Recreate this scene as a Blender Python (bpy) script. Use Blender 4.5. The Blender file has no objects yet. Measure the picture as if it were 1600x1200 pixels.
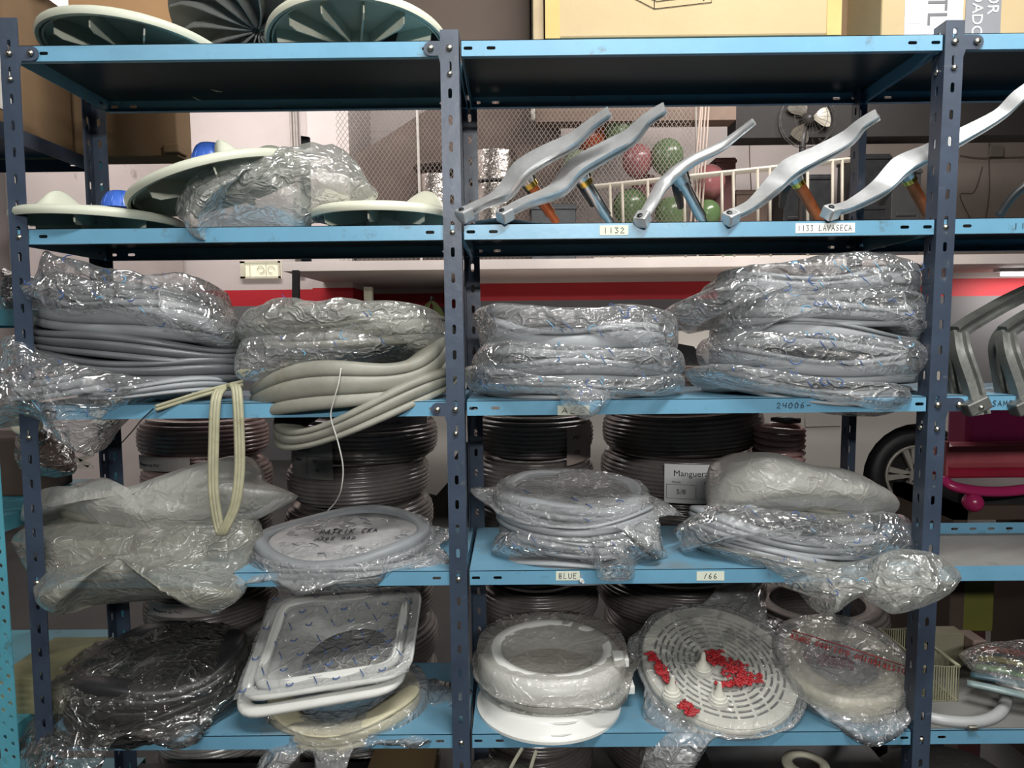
import bpy, math, random
from mathutils import Vector, Matrix, noise
from mathutils.geometry import tessellate_polygon
random.seed(7)
C = bpy.context.scene.collection
SC = bpy.context.scene
PI = math.pi

# ------------------------------------------------------------------ camera
F_PX, CX, CD, CZ = 1037.07, .1017, 1.3119, 1.3204
PITCH, YAW, ROLL = .0756, -.0048, -.0102
cy_, sy_ = math.cos(YAW), math.sin(YAW)
FW = Vector((sy_*math.cos(PITCH), cy_*math.cos(PITCH), -math.sin(PITCH)))
R0 = Vector((cy_, -sy_, 0)); U0 = R0.cross(FW)
RT = R0*math.cos(ROLL)+U0*math.sin(ROLL); UP = U0*math.cos(ROLL)-R0*math.sin(ROLL)
EYE = Vector((CX, -CD, CZ))
cam = bpy.data.cameras.new('camera'); camo = bpy.data.objects.new('camera', cam); C.objects.link(camo)
cam.sensor_width = 36; cam.lens = F_PX/1600*36; cam.clip_start = .05; cam.clip_end = 60
camo.matrix_world = Matrix(((RT.x, UP.x, -FW.x, EYE.x), (RT.y, UP.y, -FW.y, EYE.y), (RT.z, UP.z, -FW.z, EYE.z), (0, 0, 0, 1)))
SC.camera = camo
SC.view_settings.view_transform = 'Standard'; SC.view_settings.look = 'None'
SC.view_settings.gamma = 1; SC.view_settings.use_curve_mapping = False
SC.view_settings.exposure = 0.0
SC.cycles.transparent_max_bounces = 24
SC.cycles.max_bounces = 7; SC.cycles.diffuse_bounces = 3; SC.cycles.glossy_bounces = 3
SC.cycles.caustics_reflective = False; SC.cycles.caustics_refractive = False
SC.cycles.use_denoising = True

# ------------------------------------------------------------------ world, room lights and added sparkle lights
w = bpy.data.worlds.new('world'); SC.world = w; w.use_nodes = True
w.node_tree.nodes['Background'].inputs[0].default_value = (.75, .8, 1, 1)
w.node_tree.nodes['Background'].inputs[1].default_value = .012
def area(name, loc, target, sx, sy, power, color=(1, .97, .93)):
    l = bpy.data.lights.new(name, 'AREA'); l.shape = 'RECTANGLE'; l.size = sx; l.size_y = sy
    l.energy = power; l.color = color
    o = bpy.data.objects.new(name, l); C.objects.link(o); o.location = loc
    o.rotation_euler = (Vector(target)-Vector(loc)).to_track_quat('-Z', 'Y').to_euler()
    return o
area('tube_light_aisle', (.6, -1.0, 3.0), (.2, .0, 1.2), 1.3, .12, 62, (1, .985, .955))
area('tube_light_aisle_behind', (.5, -3.5, 2.45), (.4, .2, 1.1), 1.8, .12, 80, (1, .985, .955))
area('sparkle_light_left', (-1.9, -2.6, 3.4), (0, 0, 1.0), .9, .04, 12, (1, .985, .955))  # added unseen narrow light, puts sparkles on the plastic film
area('sparkle_light_right', (2.6, -2.4, 3.2), (.6, 0, 1.0), .9, .04, 14, (1, .985, .955))  # its counterpart on the right, also added for film highlights
area('tube_light_garage', (-2.3, 3.6, 4.3), (-2.3, 5.2, 1.2), 2.2, .5, 88, (1, .955, .935))
area('tube_light_parking', (2.4, 3.0, 4.3), (1.2, 4.6, 1.6), 2.6, .5, 150, (1, .94, .9))

# ------------------------------------------------------------------ pixel helpers (1600 x 1200 frame)
def ray(px, py): return (FW*F_PX + RT*(px-800) - UP*(py-600)).normalized()
def at(px, py, y):
    d = ray(px, py); return EYE + d*((y-EYE.y)/d.y)
def atz(px, py, z):
    d = ray(px, py); return EYE + d*((z-EYE.z)/d.z)
def pxm(y): return F_PX/(y+CD)          # pixels per metre at depth y

# ------------------------------------------------------------------ materials
MATS = {}
def nn(nt, t, x=0, y=0, **kw):
    n = nt.nodes.new(t); n.location = (x, y)
    for k, v in kw.items():
        if k in n.inputs: n.inputs[k].default_value = v
        else: setattr(n, k, v)
    return n
def mat(name, col, rough=.5, metal=0, var=.08, vscale=12, bump=0, bscale=60, emit=None, spec=.5, coat=0, dirt=None, trans=0):
    if name in MATS: return MATS[name]
    m = bpy.data.materials.new(name); m.use_nodes = True; nt = m.node_tree; L = nt.links
    b = nt.nodes['Principled BSDF']
    tc = nn(nt, 'ShaderNodeTexCoord', -1200)
    ns = nn(nt, 'ShaderNodeTexNoise', -1000, Scale=vscale, Detail=6.0, Roughness=.6)
    L.new(tc.outputs['Object'], ns.inputs['Vector'])
    cr = nn(nt, 'ShaderNodeValToRGB', -700)
    c = Vector(col[:3])
    lo = c*(1-var*2.2); hi = c*(1+var)
    cr.color_ramp.elements[0].position = .3; cr.color_ramp.elements[1].position = .7
    cr.color_ramp.elements[0].color = (*[max(0, v) for v in lo], 1); cr.color_ramp.elements[1].color = (*hi, 1)
    L.new(ns.outputs['Fac'], cr.inputs['Fac'])
    out = cr.outputs['Color']
    if dirt:
        dcol, amt, dsc = dirt
        n2 = nn(nt, 'ShaderNodeTexNoise', -1000, -300, Scale=dsc, Detail=8.0, Roughness=.7)
        L.new(tc.outputs['Object'], n2.inputs['Vector'])
        r2 = nn(nt, 'ShaderNodeValToRGB', -700, -300)
        r2.color_ramp.elements[0].position = .5+.18*(1-amt); r2.color_ramp.elements[1].position = .72
        L.new(n2.outputs['Fac'], r2.inputs['Fac'])
        mx = nn(nt, 'ShaderNodeMixRGB', -400, -100); mx.inputs[2].default_value = (*dcol, 1)
        L.new(r2.outputs['Color'], mx.inputs[0]); L.new(out, mx.inputs[1]); out = mx.outputs[0]
    L.new(out, b.inputs['Base Color'])
    b.inputs['Roughness'].default_value = rough; b.inputs['Metallic'].default_value = metal
    b.inputs['Specular IOR Level'].default_value = spec
    if coat: b.inputs['Coat Weight'].default_value = coat; b.inputs['Coat Roughness'].default_value = .15
    if trans: b.inputs['Transmission Weight'].default_value = trans
    if emit:
        b.inputs['Emission Color'].default_value = (*emit[0], 1); b.inputs['Emission Strength'].default_value = emit[1]
    if bump:
        n3 = nn(nt, 'ShaderNodeTexNoise', -600, -600, Scale=bscale, Detail=5.0)
        L.new(tc.outputs['Object'], n3.inputs['Vector'])
        bp = nn(nt, 'ShaderNodeBump', -300, -500, Strength=bump, Distance=.01)
        L.new(n3.outputs['Fac'], bp.inputs['Height']); L.new(bp.outputs['Normal'], b.inputs['Normal'])
    MATS[name] = m; return m

def film(name, tint=(.8, .82, .84), haze=.16, crease=1.0, rough=.13, edge=.5, gloss=1.0):
    """clear or cloudy plastic film: see-through, glossy, crumpled"""
    if name in MATS: return MATS[name]
    m = bpy.data.materials.new(name); m.use_nodes = True; nt = m.node_tree; L = nt.links
    nt.nodes.remove(nt.nodes['Principled BSDF']); out = nt.nodes['Material Output']
    tc = nn(nt, 'ShaderNodeTexCoord', -1600)
    dn = nn(nt, 'ShaderNodeTexNoise', -1400, -200, Scale=9.0, Detail=3.0)
    L.new(tc.outputs['Object'], dn.inputs['Vector'])
    ad = nn(nt, 'ShaderNodeVectorMath', -1200, -100, operation='MULTIPLY_ADD')
    L.new(dn.outputs['Color'], ad.inputs[0]); ad.inputs[1].default_value = (.16, .16, .16); L.new(tc.outputs['Object'], ad.inputs[2])
    mpv = nn(nt, 'ShaderNodeMapping', -1100, -500); mpv.inputs['Scale'].default_value = (1, 1, 1.7); mpv.inputs['Rotation'].default_value = (.3, .5, .2)
    L.new(ad.outputs[0], mpv.inputs['Vector'])
    hs = []; es = []
    for sc, x, wd in ((13, 0, .10), (31, 1, .13)):
        v = nn(nt, 'ShaderNodeTexVoronoi', -1000, -x*300, feature='DISTANCE_TO_EDGE', Scale=float(sc))
        L.new(mpv.outputs['Vector'], v.inputs['Vector'])
        mr = nn(nt, 'ShaderNodeMapRange', -800, -x*300); L.new(v.outputs['Distance'], mr.inputs['Value']); mr.inputs['From Min'].default_value = 0; mr.inputs['From Max'].default_value = wd
        mr.inputs['To Min'].default_value = 1; mr.inputs['To Max'].default_value = 0; mr.interpolation_type = 'SMOOTHSTEP'
        me_ = nn(nt, 'ShaderNodeMapRange', -800, -x*300-150); L.new(v.outputs['Distance'], me_.inputs['Value']); me_.inputs['From Min'].default_value = 0; me_.inputs['From Max'].default_value = wd*.35
        me_.inputs['To Min'].default_value = 1; me_.inputs['To Max'].default_value = 0
        hs.append(mr); es.append(me_)
    n2 = nn(nt, 'ShaderNodeTexNoise', -1000, -700, Scale=11.0, Detail=5.0, Roughness=.6, Distortion=1.5)
    L.new(tc.outputs['Object'], n2.inputs['Vector'])
    s1 = nn(nt, 'ShaderNodeMath', -600, 0, operation='MULTIPLY_ADD'); L.new(hs[0].outputs[0], s1.inputs[0]); s1.inputs[1].default_value = .45
    L.new(n2.outputs['Fac'], s1.inputs[2])
    s2 = nn(nt, 'ShaderNodeMath', -450, 0, operation='MULTIPLY_ADD'); L.new(hs[1].outputs[0], s2.inputs[0]); s2.inputs[1].default_value = .22
    L.new(s1.outputs[0], s2.inputs[2])
    # creases show only in patches
    pn = nn(nt, 'ShaderNodeTexNoise', -1000, -900, Scale=7.0, Detail=2.0); L.new(tc.outputs['Object'], pn.inputs['Vector'])
    pr = nn(nt, 'ShaderNodeMapRange', -800, -900); L.new(pn.outputs['Fac'], pr.inputs['Value']); pr.inputs['From Min'].default_value = .48; pr.inputs['From Max'].default_value = .66
    e1 = nn(nt, 'ShaderNodeMath', -600, -700, operation='MAXIMUM'); L.new(es[0].outputs[0], e1.inputs[0]); L.new(es[1].outputs[0], e1.inputs[1])
    e2 = nn(nt, 'ShaderNodeMath', -450, -700, operation='MULTIPLY'); L.new(e1.outputs[0], e2.inputs[0]); L.new(pr.outputs[0], e2.inputs[1])
    bp = nn(nt, 'ShaderNodeBump', -300, -200, Strength=.8*crease, Distance=.011)
    L.new(s2.outputs[0], bp.inputs['Height'])
    gl = nn(nt, 'ShaderNodeBsdfGlossy', -100, 100, Roughness=rough); gl.inputs['Color'].default_value = (1, 1, 1, 1)
    L.new(bp.outputs[0], gl.inputs['Normal'])
    df = nn(nt, 'ShaderNodeBsdfDiffuse', -100, -50); df.inputs['Color'].default_value = (*tint, 1)
    tl = nn(nt, 'ShaderNodeBsdfTranslucent', -100, -200); tl.inputs['Color'].default_value = (*tint, 1)
    L.new(bp.outputs[0], df.inputs['Normal'])
    hz = nn(nt, 'ShaderNodeMixShader', 100, -100); hz.inputs[0].default_value = .35
    L.new(df.outputs[0], hz.inputs[1]); L.new(tl.outputs[0], hz.inputs[2])
    tr = nn(nt, 'ShaderNodeBsdfTransparent', 100, 100); tr.inputs['Color'].default_value = (.97, .97, .97, 1)
    lw = nn(nt, 'ShaderNodeLayerWeight', -300, 300, Blend=.25); 
    ma = nn(nt, 'ShaderNodeMath', -100, 300, operation='MULTIPLY_ADD'); L.new(lw.outputs['Facing'], ma.inputs[0])
    ma.inputs[1].default_value = edge*(1-haze); ma.inputs[2].default_value = haze
    ma.use_clamp = True
    mb_ = nn(nt, 'ShaderNodeMath', 0, 400, operation='MULTIPLY_ADD'); L.new(e2.outputs[0], mb_.inputs[0]); mb_.inputs[1].default_value = .38*crease; L.new(ma.outputs[0], mb_.inputs[2]); mb_.use_clamp = True; ma = mb_
    m1 = nn(nt, 'ShaderNodeMixShader', 300, 0); L.new(ma.outputs[0], m1.inputs[0]); L.new(tr.outputs[0], m1.inputs[1]); L.new(hz.outputs[0], m1.inputs[2])
    fr = nn(nt, 'ShaderNodeFresnel', 300, 300, IOR=1.45)
    fm = nn(nt, 'ShaderNodeMath', 400, 300, operation='MULTIPLY_ADD'); L.new(fr.outputs[0], fm.inputs[0]); fm.inputs[1].default_value = .42*gloss; fm.inputs[2].default_value = .025*gloss
    fm.use_clamp = True
    m2 = nn(nt, 'ShaderNodeMixShader', 500, 0); L.new(fm.outputs[0], m2.inputs[0]); L.new(m1.outputs[0], m2.inputs[1]); L.new(gl.outputs[0], m2.inputs[2])
    L.new(m2.outputs[0], out.inputs['Surface'])
    MATS[name] = m; return m

# ------------------------------------------------------------------ mesh builder
def catmull(pts, n=6, closed=False):
    P = [Vector(p) for p in pts]; out = []
    N = len(P)
    rng = range(N) if closed else range(N-1)
    for i in rng:
        if closed: a, b, c, d = P[(i-1) % N], P[i], P[(i+1) % N], P[(i+2) % N]
        else: a, b, c, d = P[max(i-1, 0)], P[i], P[i+1], P[min(i+2, N-1)]
        for k in range(n):
            t = k/n
            out.append(.5*((2*b)+(c-a)*t+(2*a-5*b+4*c-d)*t*t+(3*b-a-3*c+d)*t**3))
    if not closed: out.append(P[-1].copy())
    return out
class MB:
    def __init__(s): s.v = []; s.f = []; s.m = []; s.ms = []; s.cur = 0
    def use(s, m):
        if m not in s.ms: s.ms.append(m)
        s.cur = s.ms.index(m); return s
    def add(s, vs, fs):
        o = len(s.v); s.v += [tuple(v) for v in vs]; s.f += [tuple(i+o for i in f) for f in fs]; s.m += [s.cur]*len(fs)
    def box(s, a, b, mtx=None):
        x0, y0, z0 = a; x1, y1, z1 = b
        vs = [Vector(p) for p in ((x0,y0,z0),(x1,y0,z0),(x1,y1,z0),(x0,y1,z0),(x0,y0,z1),(x1,y0,z1),(x1,y1,z1),(x0,y1,z1))]
        if mtx: vs = [mtx @ v for v in vs]
        s.add(vs, [(0,3,2,1),(4,5,6,7),(0,1,5,4),(1,2,6,5),(2,3,7,6),(3,0,4,7)])
    def hexa(s, v8): s.add(v8, [(0,3,2,1),(4,5,6,7),(0,1,5,4),(1,2,6,5),(2,3,7,6),(3,0,4,7)])
    def plate(s, o, ux, uy, outline, holes, th):
        """flat sheet with real holes; outline and holes are 2-D loops in the ux, uy plane, thickness along ux x uy"""
        o = Vector(o); ux = Vector(ux).normalized(); uy = Vector(uy).normalized(); n = ux.cross(uy)
        loops = [outline]+list(holes)
        flat = [p for l in loops for p in l]
        tris = tessellate_polygon([[Vector((p[0], p[1], 0)) for p in l] for l in loops])
        A = [o+ux*p[0]+uy*p[1] for p in flat]; B = [p+n*th for p in A]; N = len(A)
        fs = []
        for t in tris:
            a, b, c = t
            ar = (flat[b][0]-flat[a][0])*(flat[c][1]-flat[a][1])-(flat[b][1]-flat[a][1])*(flat[c][0]-flat[a][0])
            if ar < 0: a, c = c, a
            fs.append((c, b, a)); fs.append((a+N, b+N, c+N))
        k = 0
        for l in loops:
            m = len(l)
            for i in range(m): fs.append((k+i, k+(i+1) % m, N+k+(i+1) % m, N+k+i))
            k += m
        s.add(A+B, fs)
    def tube(s, pts, r, n=10, closed=False, cap=True, sq=None):
        pts = [Vector(p) for p in pts]; N = len(pts); rings = []
        t0 = None; nrm = None
        for i, p in enumerate(pts):
            if closed: t = (pts[(i+1) % N]-pts[i-1]).normalized()
            else: t = (pts[min(i+1, N-1)]-pts[max(i-1, 0)]).normalized()
            if nrm is None:
                a = Vector((0, 0, 1)) if abs(t.z) < .9 else Vector((1, 0, 0))
                nrm = t.cross(a).normalized()
            else:
                nrm = (nrm - t*nrm.dot(t)); nrm = nrm.normalized() if nrm.length > 1e-6 else t.orthogonal().normalized()
            b = t.cross(nrm); rr = r[i] if isinstance(r, (list, tuple)) else r
            ring = []
            for k in range(n):
                a = 2*PI*k/n; cx, cy = math.cos(a), math.sin(a)
                if sq: cx *= sq[0]; cy *= sq[1]
                ring.append(p+(nrm*cx+b*cy)*rr)
            rings.append(ring)
        vs = [v for g in rings for v in g]; fs = []
        for i in range(N if closed else N-1):
            j = (i+1) % N
            for k in range(n):
                k2 = (k+1) % n; fs.append((i*n+k, i*n+k2, j*n+k2, j*n+k))
        if cap and not closed:
            fs.append(tuple(reversed(range(n)))); fs.append(tuple((N-1)*n+k for k in range(n)))
        s.add(vs, fs)
    def lathe(s, prof, loc=(0,0,0), n=48, mtx=None, ax=1, ay=1, closed=False, a0=0, a1=2*PI):
        full = abs(a1-a0-2*PI) < 1e-6
        cols = n if full else n+1; vs = []; m = len(prof)
        for k in range(cols):
            a = a0+(a1-a0)*k/n
            for (r, z) in prof:
                v = Vector((r*math.cos(a)*ax, r*math.sin(a)*ay, z))
                if mtx: v = mtx @ v
                vs.append(v+Vector(loc))
        fs = []
        for k in range(n):
            k2 = (k+1) % cols
            for i in range(m if closed else m-1):
                j = (i+1) % m; fs.append((k*m+i, k2*m+i, k2*m+j, k*m+j))
        s.add(vs, fs)
    def sweep(s, frames, sec, closed=True, cap=True):
        """frames: (point, x axis, y axis, scale); sec: closed 2-D loop"""
        n = len(sec); N = len(frames); vs = []
        for fr in frames:
            p, ax, ay, sc = fr
            sx, sy = sc if isinstance(sc, tuple) else (sc, sc)
            vs += [Vector(p)+ax*(q[0]*sx)+ay*(q[1]*sy) for q in sec]
        fs = []
        for i in range(N if closed else N-1):
            j = (i+1) % N
            for k in range(n):
                k2 = (k+1) % n; fs.append((i*n+k, i*n+k2, j*n+k2, j*n+k))
        if cap and not closed: fs.append(tuple(reversed(range(n)))); fs.append(tuple((N-1)*n+k for k in range(n)))
        s.add(vs, fs)
    def ball(s, c, r, nu=16, nv=10, sc=(1,1,1), mtx=None):
        prof = [(max(1e-5, r*math.sin(PI*i/nv)), -r*math.cos(PI*i/nv)) for i in range(nv+1)]
        M = Matrix.Diagonal((*sc, 1))
        if mtx: M = mtx @ M
        s.lathe(prof, c, nu, M)
    def build(s, name, m=None, parent=None, smooth=False, bevel=0, angle=None):
        me = bpy.data.meshes.new(name)
        vs = s.v
        off = Vector((0, 0, 0))
        if parent is not None: off = parent.get('_o') and Vector(parent['_o']) or Vector((0, 0, 0))
        elif vs:
            xs, ys, zs = zip(*vs); off = Vector(((min(xs)+max(xs))/2, (min(ys)+max(ys))/2, min(zs)))
        me.from_pydata([(v[0]-off.x, v[1]-off.y, v[2]-off.z) for v in vs], [], s.f)
        if m is not None and not s.ms: me.materials.append(m)
        for q in s.ms: me.materials.append(q)
        if s.ms: me.polygons.foreach_set('material_index', s.m)
        if smooth: me.polygons.foreach_set('use_smooth', [True]*len(me.polygons))
        me.update()
        if smooth and angle: 
            try: me.set_sharp_from_angle(angle=math.radians(angle))
            except Exception: pass
        o = bpy.data.objects.new(name, me); C.objects.link(o)
        if parent is None: o.location = off; ORG[o.name] = off.copy()
        else:
            o.parent = parent; ORG[o.name] = off.copy()
        if parent is None: pass
        if bevel:
            bv = o.modifiers.new('bevel', 'BEVEL'); bv.width = bevel; bv.segments = 2; bv.limit_method = 'ANGLE'
        return o
ORG = {}
_build = MB.build
def build(s, name, m=None, parent=None, **k):
    """builds in world coordinates; a part is stored relative to its thing"""
    if parent is not None:
        off = ORG[parent.name]; s.v = [(v[0]-off.x, v[1]-off.y, v[2]-off.z) for v in s.v]
        o = _build(s, name, m, parent, **k); ORG[o.name] = off.copy(); return o
    return _build(s, name, m, None, **k)
MB.build = build
def tag(o, label=None, cat=None, group=None, kind=None):
    if label: o['label'] = label
    if cat: o['category'] = cat
    if group: o['group'] = group
    if kind: o['kind'] = kind
    return o
def empty(name, loc, label=None, cat=None, group=None):
    o = bpy.data.objects.new(name, None); C.objects.link(o); o.location = loc; o.empty_display_size = .05
    ORG[o.name] = Vector(loc); return tag(o, label, cat, group)
def slot(cx, cy, w, h, n=5):
    r = min(w, h)/2; pts = []
    if w >= h:
        for sx in (1, -1):
            for k in range(n+1):
                a = -PI/2+PI*k/n if sx > 0 else PI/2+PI*k/n
                pts.append((cx+sx*(w/2-r)+r*math.cos(a), cy+r*math.sin(a)))
    else:
        for sy in (1, -1):
            for k in range(n+1):
                a = PI*k/n if sy > 0 else PI+PI*k/n
                pts.append((cx+r*math.cos(a), cy+sy*(h/2-r)+r*math.sin(a)))
    return pts
# handwriting: letters as pen strokes on a 1 x 1.6 cell
GLY = {'1': [[(.5,0),(.5,1)]], '3': [[(.1,.95),(.8,.95),(.4,.6),(.8,.35),(.6,.02),(.1,.05)]], '2': [[(.1,.8),(.4,1),(.8,.75),(.1,0),(.9,0)]],
 '4': [[(.2,1),(.1,.5),(.8,.5)],[(.8,1),(.7,0)]], '6': [[(.7,1),(.2,.6),(.15,.15),(.5,0),(.8,.25),(.5,.5),(.2,.35)]], '0': [[(.5,1),(.1,.6),(.2,.05),(.7,.05),(.85,.6),(.5,1)]],
 '8': [[(.5,.5),(.15,.75),(.5,1),(.8,.75),(.5,.5),(.15,.2),(.5,0),(.85,.2),(.5,.5)]], 'L': [[(.2,1),(.1,0),(.8,.05)]], 'A': [[(.05,0),(.5,1),(.85,0)],[(.2,.4),(.75,.4)]],
 'V': [[(.1,1),(.4,0),(.95,1)]], 'S': [[(.85,.9),(.4,1),(.15,.75),(.8,.3),(.5,0),(.05,.1)]], 'E': [[(.9,1),(.2,1),(.1,0),(.8,0)],[(.15,.5),(.7,.5)]], 'C': [[(.9,.9),(.4,1),(.1,.5),(.3,.02),(.9,.1)]],
 'P': [[(.15,0),(.15,1),(.7,.95),(.75,.6),(.15,.5)]], 'T': [[(.05,1),(.95,1)],[(.5,1),(.45,0)]], 'R': [[(.15,0),(.15,1),(.7,.9),(.7,.6),(.15,.5),(.85,0)]], 'I': [[(.5,1),(.5,0)]],
 'K': [[(.15,1),(.15,0)],[(.85,1),(.15,.45),(.9,0)]], '-': [[(.1,.5),(.9,.5)]], 'M': [[(.05,0),(.15,1),(.5,.3),(.85,1),(.95,0)]], 'B': [[(.15,0),(.15,1),(.7,.9),(.6,.55),(.15,.5),(.8,.35),(.7,.02),(.15,0)]],
 'U': [[(.1,1),(.15,.1),(.6,0),(.85,.2),(.9,1)]], '/': [[(.2,0),(.7,1)]], 'O': [[(.5,1),(.1,.5),(.4,0),(.85,.4),(.5,1)]], 'D': [[(.15,0),(.15,1),(.8,.7),(.75,.2),(.15,0)]], 'N': [[(.1,0),(.15,1),(.8,0),(.9,1)]],
 'H': [[(.1,1),(.1,0)],[(.9,1),(.9,0)],[(.1,.5),(.9,.5)]], 'G': [[(.9,.9),(.4,1),(.1,.5),(.3,.02),(.85,.1),(.85,.5),(.5,.5)]], ' ': [], 'J': [[(.7,1),(.7,.2),(.3,0),(.1,.3)]], 'Y': [[(.1,1),(.5,.5)],[(.9,1),(.4,0)]],'F': [[(.9,1),(.2,1),(.1,0)],[(.15,.5),(.7,.5)]]}
def pen(mb, text, fn, w, h, r, gap=.25, jit=.03):
    """fn(u, v) -> world point; text laid from u=0 to u=w, height h"""
    n = len(text); cw = w/(n*(1+gap)-gap)
    for i, ch in enumerate(text):
        for st in GLY.get(ch, []):
            pts = [fn(cw*(i*(1+gap)+p[0]+random.uniform(-jit, jit)), h*(p[1]+random.uniform(-jit, jit))) for p in st]
            mb.tube(pts, r, 4)
def text_mesh(mb, txt, o, ux, uy, size, m):
    """printed lettering from the built-in font, as flat mesh"""
    cu = bpy.data.curves.new('t', 'FONT'); cu.body = txt; cu.size = size; cu.extrude = .0003; cu.resolution_u = 3
    ob = bpy.data.objects.new('t', cu); C.objects.link(ob)
    me = ob.to_mesh(); o = Vector(o); ux = Vector(ux).normalized(); uy = Vector(uy).normalized(); n = ux.cross(uy)
    mb.use(m); mb.add([o+ux*v.co.x+uy*v.co.y+n*v.co.z for v in me.vertices], [tuple(p.vertices) for p in me.polygons])
    ob.to_mesh_clear(); bpy.data.objects.remove(ob); bpy.data.curves.remove(cu)

# ------------------------------------------------------------------ the shelving rack
LIP, D = .0295, .3012
ZS = [1.8797, 1.5339, 1.1881, .8423, .4965]
M_BLUE = mat('blue_enamel', (.135, .325, .47), .32, var=.07, vscale=5, bump=.05, bscale=25, dirt=((.10, .16, .19), .45, 22), spec=.6)
M_NAVY = mat('navy_enamel', (.040, .058, .092), .38, var=.15, vscale=8, bump=.06, bscale=40, dirt=((.11, .12, .13), .3, 30), spec=.6)
M_NAVYD = M_NAVY
M_STEEL = mat('zinc_bolt', (.62, .6, .52), .3, 1, var=.15, vscale=80)
M_PAPER = mat('label_paper', (.62, .66, .55), .7, var=.06, vscale=30)
M_INK = mat('black_ink', (.012, .012, .02), .6, var=0)
rack = empty('shelving_rack', (0, .15, 0), 'blue steel shelving rack with navy slotted posts, holding the bagged parts', 'shelving rack')
PW = .0355
POSTS = {'left': [(10, 250), (52, 1050)], 'mid': [(718, 150), (734, 1150)], 'right': [(1472, 150), (1428, 1100)]}
def post_x(key, z, y=-.0025):
    (a, b) = POSTS[key]; A = at(*a, y); B = at(*b, y)
    t = (z-B.z)/(A.z-B.z); return B.x+(A.x-B.x)*t
def bolt(parent, p, n=(0,-1,0), r=.0065):
    mb = MB(); n = Vector(n); q = n.to_track_quat('Z', 'Y').to_matrix().to_4x4()
    mb.lathe([(.0001, .0042), (r*.5, .0038), (r*.9, .002), (r, 0), (r*.0001, 0)], p, 12, q)
    return mb.build('bolt', M_STEEL, parent, smooth=True)
def post(key, ztop, side, back=False):
    """slotted steel angle; side=-1: front flange runs to the left of the corner"""
    mb = MB(); x1 = post_x(key, ztop); x0 = post_x(key, 0)
    yf = D+.0015 if back else -.0025
    if back:
        if key == 'left': x1, x0 = at(146, 250, D).x, at(146+20, 700, D).x; x0 = x1+(x0-x1)*1.6
        if key == 'mid': x1, x0 = at(722, 200, D).x, at(734, 700, D).x; x0 = x1+(x0-x1)*1.4
        if key == 'right': x1, x0 = at(1331, 200, D).x, at(1313, 700, D).x; x0 = x1+(x0-x1)*1.6
    ax = Vector((x1-x0, 0, ztop)).normalized(); L = math.hypot(x1-x0, ztop)
    hol = []; z = .03
    while z < L-.02:
        hol.append(slot(side*PW*.5, z, .0075, .019)); z += .05
    def cw(l): return l if side > 0 else l
    o = Vector((x0, yf, 0))
    outl = [(0, 0), (side*PW, 0), (side*PW, L), (0, L)]
    uy = ax; ux = Vector((1, 0, 0)); ux = (ux-uy*ux.dot(uy)).normalized()
    mb.plate(o, ux, uy, outl, hol, .0022)
    dy = -1 if back else 1
    hol2 = [slot(dy*PW*.5, .03+.05*k, .0075, .019) for k in range(int((L-.05)/.05)+1)]
    mb.plate(o, Vector((0, 1, 0)), uy, [(0, 0), (dy*PW, 0), (dy*PW, L), (0, L)], hol2, .0022 if side > 0 else -.0022)
    p = mb.build('post', M_NAVYD if back else M_NAVY, rack)
    return p, (x0, x1, ztop)
ZT = ZS[0]+.022
for key, sd in (('left', 1), ('mid', -1), ('right', 1)):
    zt = {'left': 1.93, 'mid': ZS[0]+.018, 'right': ZS[0]+.024}[key]
    p, _ = post(key, zt, sd)
    for zi, z in enumerate(ZS):
        xc = post_x(key, z)
        bolt(p, (xc+sd*PW*.5, -.0035, z-LIP*.55), r=.006)
        if zi in (0, 2):                                       # gusset plate where a shelf is braced
            gd = -1 if key == 'mid' else 1
            g = MB(); zc = z-LIP*.55; R_ = .0135
            x_in = xc+sd*PW*.5
            xg = xc + (-PW-.018 if gd < 0 else PW+.024)
            out = []
            pts = [(x_in, zc+.018), (xg, zc+R_)]
            arc = [(xg+gd*R_*math.sin(a), zc+R_*math.cos(a)) for a in [PI*k/8 for k in range(9)]]
            pl = [(x_in, zc+R_)]+arc+[(xc+(-PW if gd < 0 else PW)+gd*.004, zc-R_), (xc+(-PW if gd < 0 else PW)-gd*.001, zc-.03), (x_in, zc-.055)]
            if gd > 0: pl = pl[::-1]
            g.plate((0, -.0045, 0), (1, 0, 0), (0, 0, 1), pl[::-1] if gd < 0 else pl[::-1], [], -.0018)
            g.build('gusset_plate', M_NAVY, p)
            bolt(p, (xg, -.007, zc)); bolt(p, (x_in, -.0065, zc)); bolt(p, (x_in, -.0065, zc-.048), r=.0055)
            if key == 'right': bolt(p, (xc-.0015, .016, zc-.048), (-1, 0, 0), .0055)
    post(key, 1.9, 1, back=True)
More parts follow.
